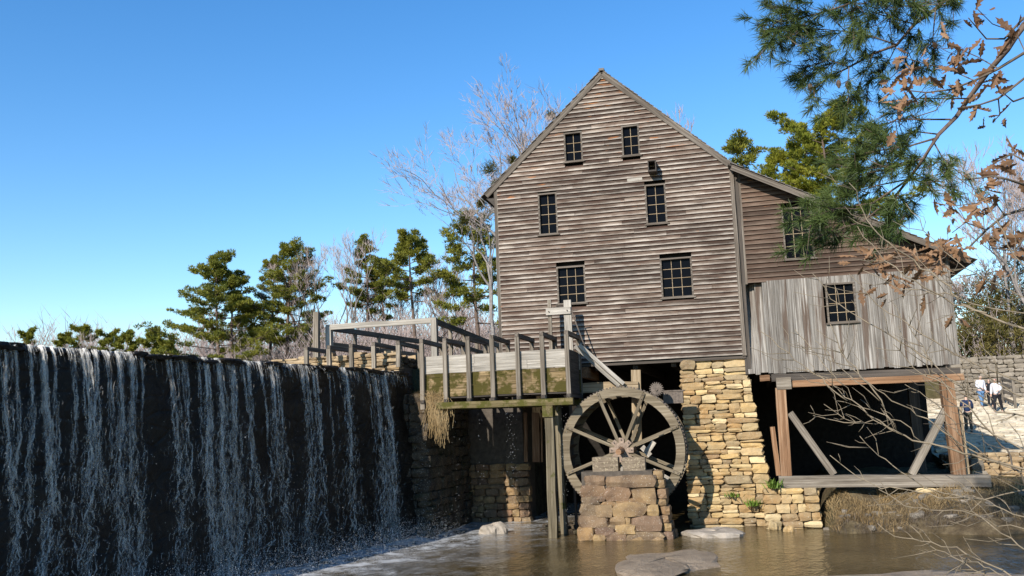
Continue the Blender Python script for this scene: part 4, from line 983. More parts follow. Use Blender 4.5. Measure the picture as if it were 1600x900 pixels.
# ------------------------------------------------------------------ people on the ramp
def cloth(name, c): M[name] = plain(name, c, .85, .2, .15, 30, .2); return M[name]
M['skin'] = plain('skin', (.52, .33, .24), .6, .4, .08, 20, 0); M['hair'] = plain('brown hair', (.06, .035, .02), .6, .4, .3, 40, .2)
def skinned(name, verts, edges, mat, parent, W, sub=2):
    """verts: (x,y,z,r)"""
    me = bpy.data.meshes.new(name); me.from_pydata([v[:3] for v in verts], edges, []); me.update()
    o = mesh_obj(name, me, mat, parent, W); o.modifiers.new('skin', 'SKIN'); lay = me.skin_vertices[0].data
    for i, v in enumerate(verts): lay[i].radius = (v[3], v[3] * (v[4] if len(v) > 4 else 1)); lay[i].use_root = (i == 0)
    o.modifiers['skin'].use_smooth_shade = True
    s = o.modifiers.new('sub', 'SUBSURF'); s.levels = sub; s.render_levels = sub
    return o
def person(label, loc, face, H, coat, legs, shoe, hair, armL, armR, stride=.12, bend=0.0, hat=None):
    """local +y is where the figure faces; armL/armR: (elbow, hand) points for a 1 m tall figure"""
    t = thing('person', label, 'person', loc, None)
    W = Matrix.Translation(Vector(loc)) @ Matrix.Rotation(face, 4, 'Z') @ Matrix.Scale(H, 4)
    b = bend
    pel, ch, nk, hd, cr = (0, 0, .53), (0, .02 + b * .5, .70), (0, .03 + b * .8, .84), (0, .045 + b, .90), (0, .04 + b, .955)
    V = [(*pel, .075, .8), (0, .01 + b * .2, .61, .07, .8), (*ch, .08, .75), (*nk, .03), (*hd, .052), (*cr, .045), (0, .085 + b, .905, .012)]
    E_ = [(0, 1), (1, 2), (2, 3), (3, 4), (4, 5), (4, 6)]
    def limb(pts, parent):
        i0 = parent
        for p in pts: V.append(p); E_.append((i0, len(V) - 1)); i0 = len(V) - 1
        return i0
    arms = []
    for sg, (el, ha) in ((-1, armL), (1, armR)):
        sh = (sg * .105, .02 + b * .6, .80, .034)
        h = limb([sh, (*el, .026), (*ha, .018)], 2)
        hv = Vector(ha); dr = (hv - Vector(el)).normalized(); sd = dr.cross(Vector((0, 1, .3))).normalized()
        palm = hv + dr * .03; pi_ = limb([(*palm, .017, .6)], h)
        for k, off in enumerate((-.014, -.005, .005, .014)):
            q = palm + sd * off + dr * (.026 - .004 * abs(k - 1.5)); q2 = q + dr * .014 + Vector((0, .008, 0)); limb([(*q, .0055), (*q2, .005)], pi_)
        q = palm + sd * .026 * sg - dr * .006; limb([(*q, .006), (*(q + dr * .016), .005)], pi_)
        arms.append((sh, el, ha))
    leg = []
    for sg in (-1, 1):
        kn = (sg * .055, stride * sg * .6 + .02, .28, .038); an = (sg * .058, stride * sg - .01, .045, .026)
        leg.append((kn, an)); f_ = limb([(sg * .052, 0, .49, .055), kn, an, (sg * .06, stride * sg + .07, .02, .02)], 0)
    skinned('body', V, E_, M['skin'], t, W)
    V2 = [(0, -.005, .50, .09, .85), (0, .01 + b * .2, .61, .088, .85), (*ch, .098, .8), (0, .025 + b * .75, .805, .062, .9), (0, .03 + b * .8, .84, .042)]; E2 = [(0, 1), (1, 2), (2, 3), (3, 4)]
    for (sh, el, ha) in arms:
        i = len(V2); V2 += [(sh[0], sh[1], sh[2], .046), (*el, .038), (*(Vector(el).lerp(Vector(ha), .93)), .03)]; E2 += [(3, i), (i, i + 1), (i + 1, i + 2)]
    skinned('jacket', V2, E2, coat, t, W)
    V3 = [(0, 0, .53, .083, .8)]; E3 = []
    for sg, (kn, an) in zip((-1, 1), leg):
        i = len(V3); V3 += [(sg * .052, 0, .48, .062), (kn[0], kn[1], kn[2], .047), (an[0], an[1], an[2] + .02, .036)]; E3 += [(0, i), (i, i + 1), (i + 1, i + 2)]
    skinned('trousers', V3, E3, legs, t, W)
    for sg in (-1, 1): skinned('shoe', [(sg * .058, stride * sg - .03, .028, .028), (sg * .06, stride * sg + .07, .02, .024)], [(0, 1)], shoe, t, W, 1)
    skinned('hair' if not hat else 'hat', [(cr[0], cr[1] - .012, cr[2] + .004, .052), (0, hd[1] - .03, hd[2] - .005, .042)], [(0, 1)], hat or hair, t, W, 2)
    for sg in (-1, 1): mb = MB(); v, f = octa([(sg * .018, hd[1] + .048, hd[2] + .008)], .006); mb.add(v.tolist(), f.tolist()); mb.build('eye', M['hair'], t, W)
    return t
dn = lambda s, f=.02: ((s * .135, .0, .66), (s * .14, f, .52))
def on_ramp(px, py):       # where the sight line of a foot meets the ramp
    for k in range(300):
        Y = 34 + k * .12; p = at(px, py, Y=Y)
        if p.z <= surf(p.x, p.y) + .04: return Vector((p.x, p.y, surf(p.x, p.y) + .03))
    p = at(px, py, Y=57); return Vector((p.x, p.y, surf(p.x, p.y) + .03))
navy = cloth('navy quilted cloth', (.012, .024, .06)); white = cloth('white fleece', (.62, .62, .64)); jean = cloth('blue denim', (.11, .20, .33)); blk = cloth('black cloth', (.015, .015, .018)); olive = cloth('olive trousers', (.09, .08, .055)); redc = cloth('dark red knit', (.22, .03, .035)); greyc = cloth('grey felt', (.30, .28, .26))
Pn = on_ramp(1515, 676); print('people', Pn, on_ramp(1535, 637), on_ramp(1562, 645))
def hgt(p, pxh): return max(1.3, min(1.85, pxh * (p - EYE).length / F_PX))
person('person in a navy jacket with back turned on the ramp', Pn, R(-10), hgt(Pn, 54), navy, olive, blk, M['hair'], dn(-1), ((.13, .05, .66), (.11, .15, .60)), .03, .04, hat=navy)
q = on_ramp(1535, 638); person('person in white top and blue jeans leaning by the wall', q, R(200), hgt(q, 48), white, jean, blk, M['hair'], dn(-1, .05), ((.13, .03, .66), (.05, .12, .60)), .1, .02, hat=greyc)
q = on_ramp(1549, 636); person('small person in black standing between the two in white', q, R(170), hgt(q, 40) , blk, blk, blk, M['hair'], dn(-1, .04), dn(1, .04), .04)
q = on_ramp(1561, 645); person('person in white jacket and black trousers by the railing', q, R(150), hgt(q, 52), white, blk, white, M['hair'], ((-.13, .06, .66), (-.08, .15, .62)), dn(1, .05), .14, .03, hat=redc)

# ------------------------------------------------------------------ trees
def leaf_tris(centers, m, r, size, rng, flat=.55, up=.5, width=.33):
    """m pointed leaf faces round each centre"""
    centers = np.repeat(np.asarray(centers), m, axis=0); n = len(centers)
    off = rng.normal(0, 1, (n, 3)); off /= np.linalg.norm(off, axis=1)[:, None]; rad = rng.uniform(.25, 1, n) ** .6
    d = off + np.array((0, 0, up)); d /= np.linalg.norm(d, axis=1)[:, None]
    rr_ = np.repeat(np.broadcast_to(r, (n // m,)), m)
    p = centers + off * (rad * rr_)[:, None] * np.array((1, 1, flat))
    s = np.cross(d, rng.normal(0, 1, (n, 3))); s /= (np.linalg.norm(s, axis=1)[:, None] + 1e-6)
    ln = rng.uniform(.6, 1.2, n)[:, None] * size
    V = np.stack([p - s * ln * width * .5, p + s * ln * width * .5, p + d * ln], 1).reshape(-1, 3)
    return V, np.arange(n * 3).reshape(-1, 3)
def gz1(x, y): return float(ground_z(np.array([float(x)]), np.array([float(y)]))[0])
def pine(label, px, top, Y, R_, lo, seed, mat='pine_far', nb=30, m=70, name='pine_tree', group='pines beyond the pond', lean=0, dens=1.0, rtop=.35, size=.23, double=False):
    """px: crown axis column, top: crown tip row in the survey photo, Y: distance; lo: crown starts at this share of the height"""
    rng = np.random.default_rng(seed); rr = random.Random(seed)
    tip = at(px, top + 8, Y=Y); z0 = max(gz1(tip.x, Y), 5.2) - .3; H = tip.z - z0
    t = thing(name, label, 'pine tree', (tip.x - lean, Y, z0), group)
    base = Vector((tip.x - lean, Y, z0)); pts = []
    for k in range(9):
        u = k / 8; pts.append(base.lerp(tip, u) + Vector((math.sin(u * 5 + seed) * .18, math.cos(u * 4 + seed) * .15, 0)) * (u > 0))
    r0 = .013 * H + .05; mb = MB(); mb.tube(pts, [r0 * (1 - .85 * k / 8) for k in range(9)], 7); C = []; CR = []
    def on(u): i = min(int(u * 8), 7); return pts[i].lerp(pts[i + 1], u * 8 - i)
    for k in range(nb):
        u = lo + (1 - lo) * ((k + rr.random()) / nb) ** .8; a = k * 2.4 + rr.uniform(-.6, .6)
        q = (u - lo) / (1 - lo); prof = (.6 + .4 * math.sin(math.pi * min(q * 1.3 + .15, 1))) * (1 - (1 - rtop) * q ** 2.6)
        Lb = 1.4 * R_ * prof * rr.uniform(.35, 1.15); up = rr.uniform(-.12, .25) + .55 * q * q
        p0 = on(min(u, .985)); d = Vector((math.cos(a), math.sin(a), up)).normalized(); sd = Vector((-math.sin(a), math.cos(a), 0))
        p1 = p0 + d * Lb * .5 + Vector((0, 0, -.05 * Lb)); p2 = p0 + d * Lb + Vector((0, 0, .10 * Lb * rr.uniform(-.3, 1)))
        mb.tube([p0, p1, p2], [r0 * .26 * (1 - .6 * q), r0 * .17 * (1 - .6 * q), .02], 4, False)
        for j in range(max(3, int((4 + Lb * 3.0) * dens))):
            s = rr.uniform(.38, 1.03); c = p0.lerp(p1, s * 2) if s < .5 else p1.lerp(p2, s * 2 - 1); w = rr.uniform(-1, 1) * .34 * Lb * s * (1.15 - s * .6)
            e = c + sd * w + Vector((rr.gauss(0, .1), rr.gauss(0, .1), rr.gauss(.1, .12)))
            if abs(w) > .25: mb.tube([c - d * abs(w) * .5, e], [.03, .012], 3, False)
            C.append(e); CR.append(rr.uniform(.2, .44) * (.75 + .06 * R_))
    for j in range(10): C.append(tip + Vector((rr.gauss(0, .4), rr.gauss(0, .4), rr.uniform(-1.0, .1)))); CR.append(.38)
    mb.build('trunk', M['bark'], t, smooth=True)
    v, f = leaf_tris(C, m, np.array(CR), size, rng, .5, .6, .42); o = bulk('crown', v, f, M[mat], t); return t
def bare(label, px, top, Y, spread, seed, group='bare trees beyond the pond', name='bare_tree', levels=7, lo=.3, r0=None, mistletoe=(), twigs=5, bark='greybark', lean=0.0, z_off=0, twig_w=.02):
    rng = np.random.default_rng(seed); rr = random.Random(seed)
    tip = at(px, top, Y=Y); z0 = max(gz1(tip.x, Y), 0 if z_off else 5.2) - .3; H = tip.z - z0
    t = thing(name, label, 'bare tree', (tip.x - lean, Y, z0), group); mb = MB(); TV = []; base = Vector((tip.x - lean, Y, z0)); r0 = r0 or .011 * H + .04
    def grow(p, d, L, r, lev):
        n = 4; pts = [p]; q = p; dd = d.copy()
        for k in range(n):
            dd = (dd + Vector((rr.gauss(0, .13), rr.gauss(0, .13), rr.gauss(.05, .09)))).normalized(); q = q + dd * L / n; pts.append(q)
        r1 = r * .66
        if r > .026: mb.tube(pts, [r + (r1 - r) * k / n for k in range(n + 1)], 5 if r > .06 else 3, False)
        else: TV.append(pts)
        if lev == 0: return
        kids = rr.choice((2, 3, 3)) if lev > 1 else twigs
        for k in range(kids):
            s = rr.uniform(.45, 1.0) if k else 1.0; i = min(int(s * n), n - 1); b = pts[i].lerp(pts[i + 1], s * n - i)
            ax = dd.cross(Vector((rr.gauss(0, 1), rr.gauss(0, 1), rr.gauss(0, 1)))).normalized(); ang = rr.uniform(.25, .75) if k else rr.uniform(.1, .35)
            nd = (Quaternion(ax, ang) @ dd + Vector((0, 0, .12))).normalized(); nd = Vector((nd.x * spread, nd.y * spread, nd.z)).normalized()
            grow(b, nd, L * rr.uniform(.58, .82), r1 * rr.uniform(.72, 1), lev - 1)
    fork = base + Vector((lean * lo, 0, H * lo)); mb.tube([base, base.lerp(fork, .5) + Vector((rr.gauss(0, .1), 0, 0)), fork], [r0, r0 * .85, r0 * .75], 7, False)
    seg = H * (1 - lo) / (1 + .7 + .49 + .34 + .24) * 1.12
    for k in range(rr.choice((2, 3))):
        grow(fork, Vector((rr.gauss(lean / H, .28 * spread), rr.gauss(0, .28 * spread), 1)).normalized(), seg, r0 * rr.uniform(.5, .72), levels - 1)
    zm = max([v_[2] for v_ in mb.v] + [p.z for pts in TV for p in pts]); kz = (tip.z - z0) / (zm - z0)
    mb.v = [(base.x + (x - base.x) * (.35 + .65 * kz), base.y + (y - base.y) * (.35 + .65 * kz), z0 + (z - z0) * kz) for x, y, z in mb.v]
    TV = [[Vector((base.x + (p.x - base.x) * (.35 + .65 * kz), base.y + (p.y - base.y) * (.35 + .65 * kz), z0 + (p.z - z0) * kz)) for p in pts] for pts in TV]
    mb.build('trunk', M[bark], t, smooth=True)
    V = []; Fq_ = []
    for pts in TV:
        b = len(V); a = rr.uniform(0, 3.14); s = Vector((math.cos(a), .3 * math.sin(a), math.sin(a))).normalized() * twig_w
        for k, p in enumerate(pts): w = s * (1 - .75 * k / (len(pts) - 1)); V += [tuple(p - w), tuple(p + w)]
        for k in range(len(pts) - 1): Fq_.append((b + 2 * k, b + 2 * k + 1, b + 2 * k + 3, b + 2 * k + 2))
    bulk('twigs', np.array(V), np.array(Fq_), M['twig'], t)['kind'] = 'stuff'
    for (mx, my, mr) in mistletoe:
        c = at(mx, my, Y=Y); v, f = leaf_tris(np.array(c)[None] + rng.normal(0, mr * .22, (30, 3)), 24, np.full(30, mr * .5), .16, rng, .9, .1); bulk('mistletoe', v, f, M['mistletoe'], t)['kind'] = 'stuff'
    return t
# pond side, left to right
pine('broad spreading pine nearest the left end of the tree row', 342, 396, 78, 5.2, .25, 101, nb=50, rtop=.3)
pine('second pine trunk leaning into the broad spreading pine', 366, 420, 80, 3.6, .45, 102, nb=22)
pine('tall dense pine right of the broad spreading pine', 452, 380, 82, 4.0, .35, 103, nb=40, rtop=.55)
pine('slim pine close behind the tall dense pine', 424, 402, 86, 3.2, .45, 104, nb=24)
pine('narrow pine beside the pinkish bare tree', 570, 368, 84, 2.3, .58, 105, nb=24)
pine('thin sparse pine left of the flat topped pine', 596, 398, 86, 2.0, .55, 106, nb=16, m=60)
pine('flat topped pine with clear trunk above the railing', 643, 364, 76, 3.6, .6, 107, nb=30, rtop=.6)
pine('ivy covered pine touching the mill left corner', 742, 338, 70, 3.8, .42, 108, nb=36, m=60, rtop=.7)
pine('low round pine behind the tall railing post', 490, 488, 88, 2.6, .2, 109, nb=16)
bare('pinkish bare tree between the pines', 538, 352, 82, .8, 201)
bare('forked bare tree beside the tall dense pine', 484, 378, 84, .95, 202, bark='bark')
bare('leaning bare tree between the forked tree and the narrow pine', 512, 372, 86, .9, 209)
bare('pale bare tree behind the thin sparse pine', 612, 420, 90, .9, 210)
bare('fine twigged bare tree beside the ivy covered pine', 715, 400, 78, 1.0, 211)
bare('slender bare tree left of the flat topped pine', 560, 400, 88, .8, 203)
bare('bare tree right of the flat topped pine', 690, 372, 80, .8, 204)
bare('crooked bare tree just above the railing', 668, 430, 74, 1.1, 205, levels=6, bark='bark')
bare('big silvery bare tree with mistletoe rising behind the mill gable', 842, 128, 56, 1.15, 206, levels=8, lo=.25, r0=.30, mistletoe=((766, 265, .75), (775, 290, .5), (752, 318, .45), (800, 250, .4), (862, 180, .4), (724, 345, .4)), lean=1.0, twigs=4, twig_w=.015)
bare('pale bare tree leaning out left of the mill gable', 735, 190, 58, 1.35, 207, levels=8, lo=.3, r0=.2, lean=-1.5, twigs=4, twig_w=.014)
bare('bare treetop just showing over the right roof slope', 1024, 172, 60, .5, 208, levels=7, lo=.4)
# far shore of the pond
for i, (px, top, r, lab) in enumerate(((44, 512, 2.2, 'small dark pine among bare trees on the far shore'), (104, 518, 3.2, 'open pine left of the domed pine on the far shore'), (132, 505, 3.6, 'domed pine on the far shore'), (170, 516, 3.4, 'dark pine right of the domed pine on the far shore'), (198, 514, 3.2, 'third pine of the far shore clump'), (236, 514, 3.6, 'rounded pine at the right end of the far shore'), (262, 528, 3.0, 'low pine where the far shore meets the near trees'))):
    pine(lab, px, top, 150, r, .25, 300 + i, nb=22, m=40, group='pines on the far shore', size=.6, rtop=.7)
for i, (px, top, lab) in enumerate(((14, 508, 'bare tree at the left edge of the far shore'), (72, 506, 'bare tree right of the small dark far pine'), (100, 500, 'thin bare treetop left of the domed far pine'), (152, 516, 'bare tree right of the domed far pine'))):
    bare(lab, px, top, 150, .9, 400 + i, group='bare trees of the far shore wood', levels=6, twigs=4, lo=.25, twig_w=.035)
# brush under the near trees
rng = np.random.default_rng(31)
def stick_mass(n, x0, x1, y0, y1, h0, h1, w, rng, wig=.5, side=5):
    """many thin upright bare stems, each with a few side sprays"""
    x = rng.uniform(x0, x1, n); y = rng.uniform(y0, y1, n); env = .72 + .28 * np.sin(x * .55) * np.sin(x * .21 + 1); h = rng.uniform(h0, h1, n) * env; P = [np.stack([x, y, np.full(n, 5.2)], 1)]; S = []
    a = rng.uniform(0, 6.28, n); tp = P[0] + np.stack([np.cos(a) * wig * h * .25, np.sin(a) * wig * h * .25, h], 1); S.append((P[0], tp, w))
    for k in range(side):
        t = rng.uniform(.35, .95, n)[:, None]; q = P[0] + (tp - P[0]) * t; b = rng.uniform(0, 6.28, n); l = (h * rng.uniform(.12, .3, n))
        e = q + np.stack([np.cos(b) * l * .7, np.sin(b) * l * .7, l * .9], 1); S.append((q, e, w * .6))
        for j in range(2):
            u = rng.uniform(.3, 1, n)[:, None]; q2 = q + (e - q) * u; b2 = rng.uniform(0, 6.28, n); l2 = l * .5; S.append((q2, q2 + np.stack([np.cos(b2) * l2 * .7, np.sin(b2) * l2 * .7, l2 * .8], 1), w * .45))
    V = []; 
    for (p, q, ww) in S: sd = np.zeros_like(p); an = rng.uniform(-.4, .4, len(p)); sd[:, 0] = np.cos(an) * ww; sd[:, 1] = np.sin(an) * ww; V.append(np.stack([p - sd, p + sd, q], 1).reshape(-1, 3))
    V = np.concatenate(V); return V, np.arange(len(V)).reshape(-1, 3)
v, f = stick_mass(3000, -48, -10, 76, 92, 4.5, 10.5, .05, rng); tag(bulk('brush', v, f, M['twig']), 'tangle of bare grey saplings and brush along the pond edge', 'brush', kind='stuff')
v, f = stick_mass(2400, -150, -44, 158, 190, 17, 24, .13, rng, .35, 8); tag(bulk('far_wood', v, f, M['twig']), 'hazy leafless wood along the far shore of the pond', 'woods', kind='stuff')
v, f = stick_mass(700, 10, 40, 64, 74, 2.5, 8, .03, rng); tag(bulk('hillside_brush', v, f, M['twig']), 'leafless brush on the slope above the retaining wall', 'brush', kind='stuff')
C = np.stack([rng.uniform(-46, -12, 170), rng.uniform(80, 90, 170), rng.uniform(6.5, 11.5, 170)], 1); v, f = leaf_tris(C, 60, np.full(170, .9), .3, rng, .7, .3); tag(bulk('undergrowth', v, f, M['shrubleaf']), 'olive evergreen undergrowth below the pond pines', 'undergrowth', kind='stuff')
# behind and right of the mill
pine('yellow green pine crown rising behind the lean-to roof', 1282, 186, 62, 4.6, .3, 501, 'pine_lit', nb=54, m=120, group='pines behind the mill', rtop=.75, dens=1.0, size=.19)
pine('second yellow green pine behind the lean-to ridge', 1228, 232, 64, 3.4, .3, 503, 'pine_lit', nb=40, m=110, group='pines behind the mill', rtop=.75, size=.19)
pine('darker small pine behind the main roof slope', 1160, 215, 66, 2.6, .4, 502, 'pine_far', nb=34, m=54, group='pines behind the mill', rtop=.7)
for i, (px, top, Y, lab) in enumerate(((1545, 225, 66, 'tall thin bare tree behind the ramp at right'), (1596, 200, 62, 'bare tree at the right edge behind the wall'), (1510, 400, 70, 'short bare tree beside the lean-to eave'), (1640, 260, 60, 'bare tree past the right edge'), (1570, 330, 72, 'bare tree between the two tall ones behind the ramp'))):
    bare(lab, px, top, Y, 1.0, 600 + i, group='bare trees behind the ramp', levels=7, lo=.2)
for i, (px, py, Y, r, lab) in enumerate(((1520, 545, 66, 2.2, 'olive shrub close to the lean-to corner'), (1560, 520, 67, 2.6, 'tall olive brown shrub above the retaining wall'), (1600, 535, 66, 2.6, 'olive shrub at the right edge above the wall'), (1535, 490, 70, 2.6, 'brownish shrub high behind the lean-to eave'), (1590, 470, 72, 3.0, 'russet shrub high at the right edge'), (1660, 500, 68, 3.0, 'shrub beyond the right edge above the wall'))):
    c = at(px, py, Y=Y); t = thing('shrub', lab, 'shrub', (c.x, Y, 5.8), 'shrubs above the retaining wall'); rng = np.random.default_rng(700 + i)
    C = np.array(c)[None] + rng.normal(0, r * .42, (90, 3)); C[:, 2] = np.maximum(C[:, 2], 5.6)
    v, f = leaf_tris(C, 55, np.full(90, .5), .26, rng, .8, .3); bulk('foliage', v, f, M['shrubleaf'], t)
    mb = MB()
    for k in range(26):
        a = rng.uniform(0, 6.28); e = Vector(C[rng.integers(90)]); mb.tube([(c.x + .3 * math.cos(a), Y + .3 * math.sin(a), 5.3), e.lerp(Vector((c.x, Y, 5.3)), .4) + Vector((0, 0, .3)), e + Vector((0, 0, .5))], [.05, .03, .012], 3, False)
    mb.build('stems', M['twig'], t)

# ------------------------------------------------------------------ near pine bough, dead oak twigs, bare shrub at the right
def Z1(x, y, Y): return at(1140 + x / 2.1435, y / 2.1435, Y=Y)
def Z8(x, y, Y): return at(1120 + x / 2.369, 220 + y / 2.369, Y=Y)
def Z7(x, y, Y): return at(1280 + x / 2.5, 540 + y / 2.5, Y=Y)
np_t = thing('near_pine_tree', 'dark long needled pine bough hanging in from the upper right', 'pine tree', (5.6, 12.2, 1.2))
mb = MB(); mb.tube([(5.7, 12.4, 0), (5.6, 12.3, 4), (5.5, 12.2, 8), (5.45, 12.2, 12), (5.4, 12.2, 16)], [.26, .24, .21, .17, .1], 9); mb.build('trunk', M['bark'], np_t, smooth=True)
limbs = [([(1130, -40), (985, 85), (930, 165), (870, 235), (800, 330), (760, 390), (700, 450), (650, 530), (600, 600), (560, 650), (530, 720)], .045, .012, 12.0, 0),
 ([(700, 460), (600, 490), (520, 500), (420, 520)], .014, .004, 11.8, 9), ([(650, 530), (560, 560), (460, 580), (380, 600)], .014, .004, 12.2, 9), ([(600, 600), (480, 680), (350, 700), (230, 740)], .014, .004, 11.7, 9), ([(560, 650), (450, 740), (330, 780), (260, 800)], .013, .004, 12.0, 9), ([(560, 660), (545, 720), (520, 770)], .012, .004, 12.2, 6), ([(680, 470), (720, 540), (735, 580)], .010, .004, 11.9, 5), ([(740, 400), (640, 400), (560, 400), (470, 440)], .012, .004, 12.3, 8), ([(800, 330), (700, 330), (620, 330), (560, 350)], .010, .003, 12.1, 3), ([(620, 580), (660, 600), (690, 610)], .009, .004, 12, 4), ([(600, 600), (500, 620), (430, 640), (370, 660)], .011, .004, 12.4, 7), ([(700, 450), (620, 440), (520, 470), (440, 490)], .011, .004, 12.5, 7), ([(650, 530), (600, 545), (500, 560), (420, 560)], .011, .004, 11.6, 7), ([(530, 720), (440, 720), (380, 730), (300, 730)], .011, .004, 12.2, 7), ([(560, 650), (600, 700), (560, 760)], .009, .003, 11.8, 4),
 ([(1100, -200), (900, -110), (740, -20), (690, 30), (620, 80), (560, 150), (480, 180), (400, 225), (330, 260), (270, 300)], .04, .006, 12.4, 8), ([(400, 225), (395, 290), (400, 340), (370, 360)], .008, .003, 12.3, 5), ([(480, 180), (440, 270), (430, 330)], .009, .003, 12.5, 3), ([(690, 30), (680, 130), (690, 200)], .010, .003, 12.3, 5), ([(620, 80), (540, 60), (450, 30), (380, 0)], .010, .003, 12.6, 7), ([(560, 150), (440, 110), (330, 100), (220, 90)], .011, .003, 12.2, 9), ([(400, 225), (330, 200), (240, 230)], .009, .003, 12.4, 7), ([(640, 60), (600, 10), (560, -30)], .010, .004, 12.2, 6), ([(600, 100), (600, 170), (580, 230)], .008, .003, 12.5, 4), ([(700, 20), (740, 10), (760, -10)], .008, .003, 12.4, 4), ([(560, 150), (520, 230), (460, 280)], .008, .003, 12.6, 4),
 ([(700, -120), (480, -20), (380, 20), (280, 50), (180, 70), (90, 90)], .02, .004, 12.0, 10), ([(280, 50), (220, 30), (120, 20)], .007, .003, 12.1, 6), ([(180, 70), (150, 110), (140, 140)], .006, .003, 12.0, 4), ([(280, 50), (230, 100), (190, 130)], .007, .003, 11.9, 5), ([(380, 20), (420, 80), (400, 130)], .007, .003, 12.1, 5), ([(480, -20), (520, 40), (560, 90)], .008, .003, 12.2, 6), ([(480, -20), (600, -10), (660, 40)], .008, .003, 12.0, 6)]
tips = []; rr = random.Random(88)
for (pl, ra, rb_, Y, nt_) in limbs:
    pts = [Z1(x, y, Y + .25 * math.sin(i * 1.3 + Y * 7)) for i, (x, y) in enumerate(pl)]
    if ra > .018: pts.insert(0, Vector((5.48, 12.2, pts[0].z - .25)))
    n = len(pts)
    mb = MB(); mb.tube(pts, [ra + (rb_ - ra) * i / (n - 1) for i in range(n)], 7); mb.build('limb', M['bark'], np_t, smooth=True)
    for k in range(int(nt_ * 2.2)):
        s = (.25 + .75 * rr.random() ** .7) * (n - 1); i = min(int(s), n - 2); c = pts[i].lerp(pts[i + 1], s - i); d = (pts[i + 1] - pts[i]).normalized()
        if n > 9: 
            if s < (n - 1) * .35: continue
        e = c + Vector((rr.gauss(0, .16), rr.gauss(0, .22), rr.gauss(0, .16))) + d * .08; tips.append((c, e, (e - c).normalized() * .6 + d))
    tips.append((pts[-2], pts[-1], (pts[-1] - pts[-2]).normalized()))
mb = MB()
for (c, e, d) in tips: mb.tube([c, c.lerp(e, .5) + Vector((0, 0, -.02)), e], [.006, .005, .003], 4, False)
mb.build('twigs', M['bark'], np_t)['kind'] = 'stuff'
rng = np.random.default_rng(9); NV = []
per = 78; E_ = np.array([t_[1] for t_ in tips]); D_ = np.array([t_[2].normalized() for t_ in tips]); n = len(tips) * per
e = np.repeat(E_, per, 0) - np.repeat(D_, per, 0) * rng.uniform(0, .16, n)[:, None]; d = np.repeat(D_, per, 0) * .75 + rng.normal(0, .55, (n, 3)); d /= np.linalg.norm(d, axis=1)[:, None]
s = np.cross(d, rng.normal(0, 1, (n, 3))); s /= np.linalg.norm(s, axis=1)[:, None]; s *= .0030
ln = rng.uniform(.11, .20, n)[:, None]; mid = e + d * ln * .55; tip = e + d * ln + np.array((0, 0, -.012))
V = np.stack([e - s, e + s, mid - s, mid + s, tip], 1).reshape(-1, 3); b = (np.arange(n) * 5)[:, None, None]
bulk('needles', V, (np.array([(0, 1, 3), (0, 3, 2), (2, 3, 4)])[None] + b).reshape(-1, 3), M['pine_near'], np_t)['kind'] = 'stuff'
for (x, y) in ((270, 292), (520, 300), (440, 130), (215, 140), (395, 285), (365, 280)):      # cones
    c = Z1(x, y, 12.2); mb = MB(); mb.tube([c + Vector((0, 0, .05)), c + Vector((0, 0, .03)), c - Vector((0, 0, .01)), c - Vector((0, 0, .06))], [.008, .028, .034, .012], 8); mb.build('cone', M['bark'], np_t)
# dead oak leaves
ok = thing('oak_branch', 'oak twigs holding curled brown dead leaves at the right', 'branch', (4.0, 7.2, 1.0))
YO = 7.2
def leaf_mesh(seed):
    rr = random.Random(seed); half = [(0, 0), (.10, .10), (.16, .05), (.30, .22), (.38, .11), (.54, .26), (.62, .12), (.78, .17), (.84, .07), (1, 0)]
    v = []; f = []; curl = rr.uniform(.25, .7); bend = rr.uniform(-.5, .5)
    for (x, w) in half:
        z = bend * x * x
        v += [(x, 0, z), (x, w * math.cos(curl), z + w * math.sin(curl) + rr.uniform(-.03, .03)), (x, -w * math.cos(curl), z + w * math.sin(curl) * rr.uniform(.5, 1.2))]
    for i in range(len(half) - 1):
        a, b = i * 3, i * 3 + 3; f += [(a, b, b + 1, a + 1), (a, a + 2, b + 2, b)]
    me = bpy.data.meshes.new('leaf'); me.from_pydata(v, [], f); me.materials.append(M['oakleaf']); me.update(); return me
LM = [leaf_mesh(k) for k in range(6)]
otw = [[(1200, 60), (990, 175), (900, 230), (820, 270), (740, 300), (660, 310), (570, 300)], [(1200, 200), (990, 260), (900, 330), (840, 350), (780, 360)], [(1200, -60), (985, 60), (920, 130), (860, 130), (800, 60)], [(820, 270), (740, 235), (660, 215), (590, 195)], [(900, 230), (830, 190), (760, 160), (715, 163)], [(990, 175), (960, 110), (880, 80), (830, 30)], [(1200, 640), (990, 700), (920, 720), (860, 770), (800, 830), (740, 850), (640, 850)], [(1200, 560), (990, 620), (930, 600), (880, 590), (810, 600)], [(1200, 480), (990, 540), (945, 515), (880, 550)], [(920, 720), (870, 650), (830, 680), (750, 690)], [(1200, 760), (985, 800), (955, 840), (870, 830)], [(900, 330), (905, 385), (880, 410)], [(1200, 250), (950, 340), (915, 310)], [(860, 770), (790, 745), (745, 780)], [(740, 850), (690, 880), (600, 860), (480, 885), (450, 870)], [(660, 310), (620, 340), (570, 335)], [(740, 300), (690, 370), (565, 410)]]
mb = MB(); mb.tube([(3.35, 7.5, 1.2), (3.3, 7.45, 3.5), (3.25, 7.4, 5.5), (3.3, 7.4, 8.5)], [.11, .1, .085, .05], 8); mb.build('trunk', M['darkstem'], ok, smooth=True)
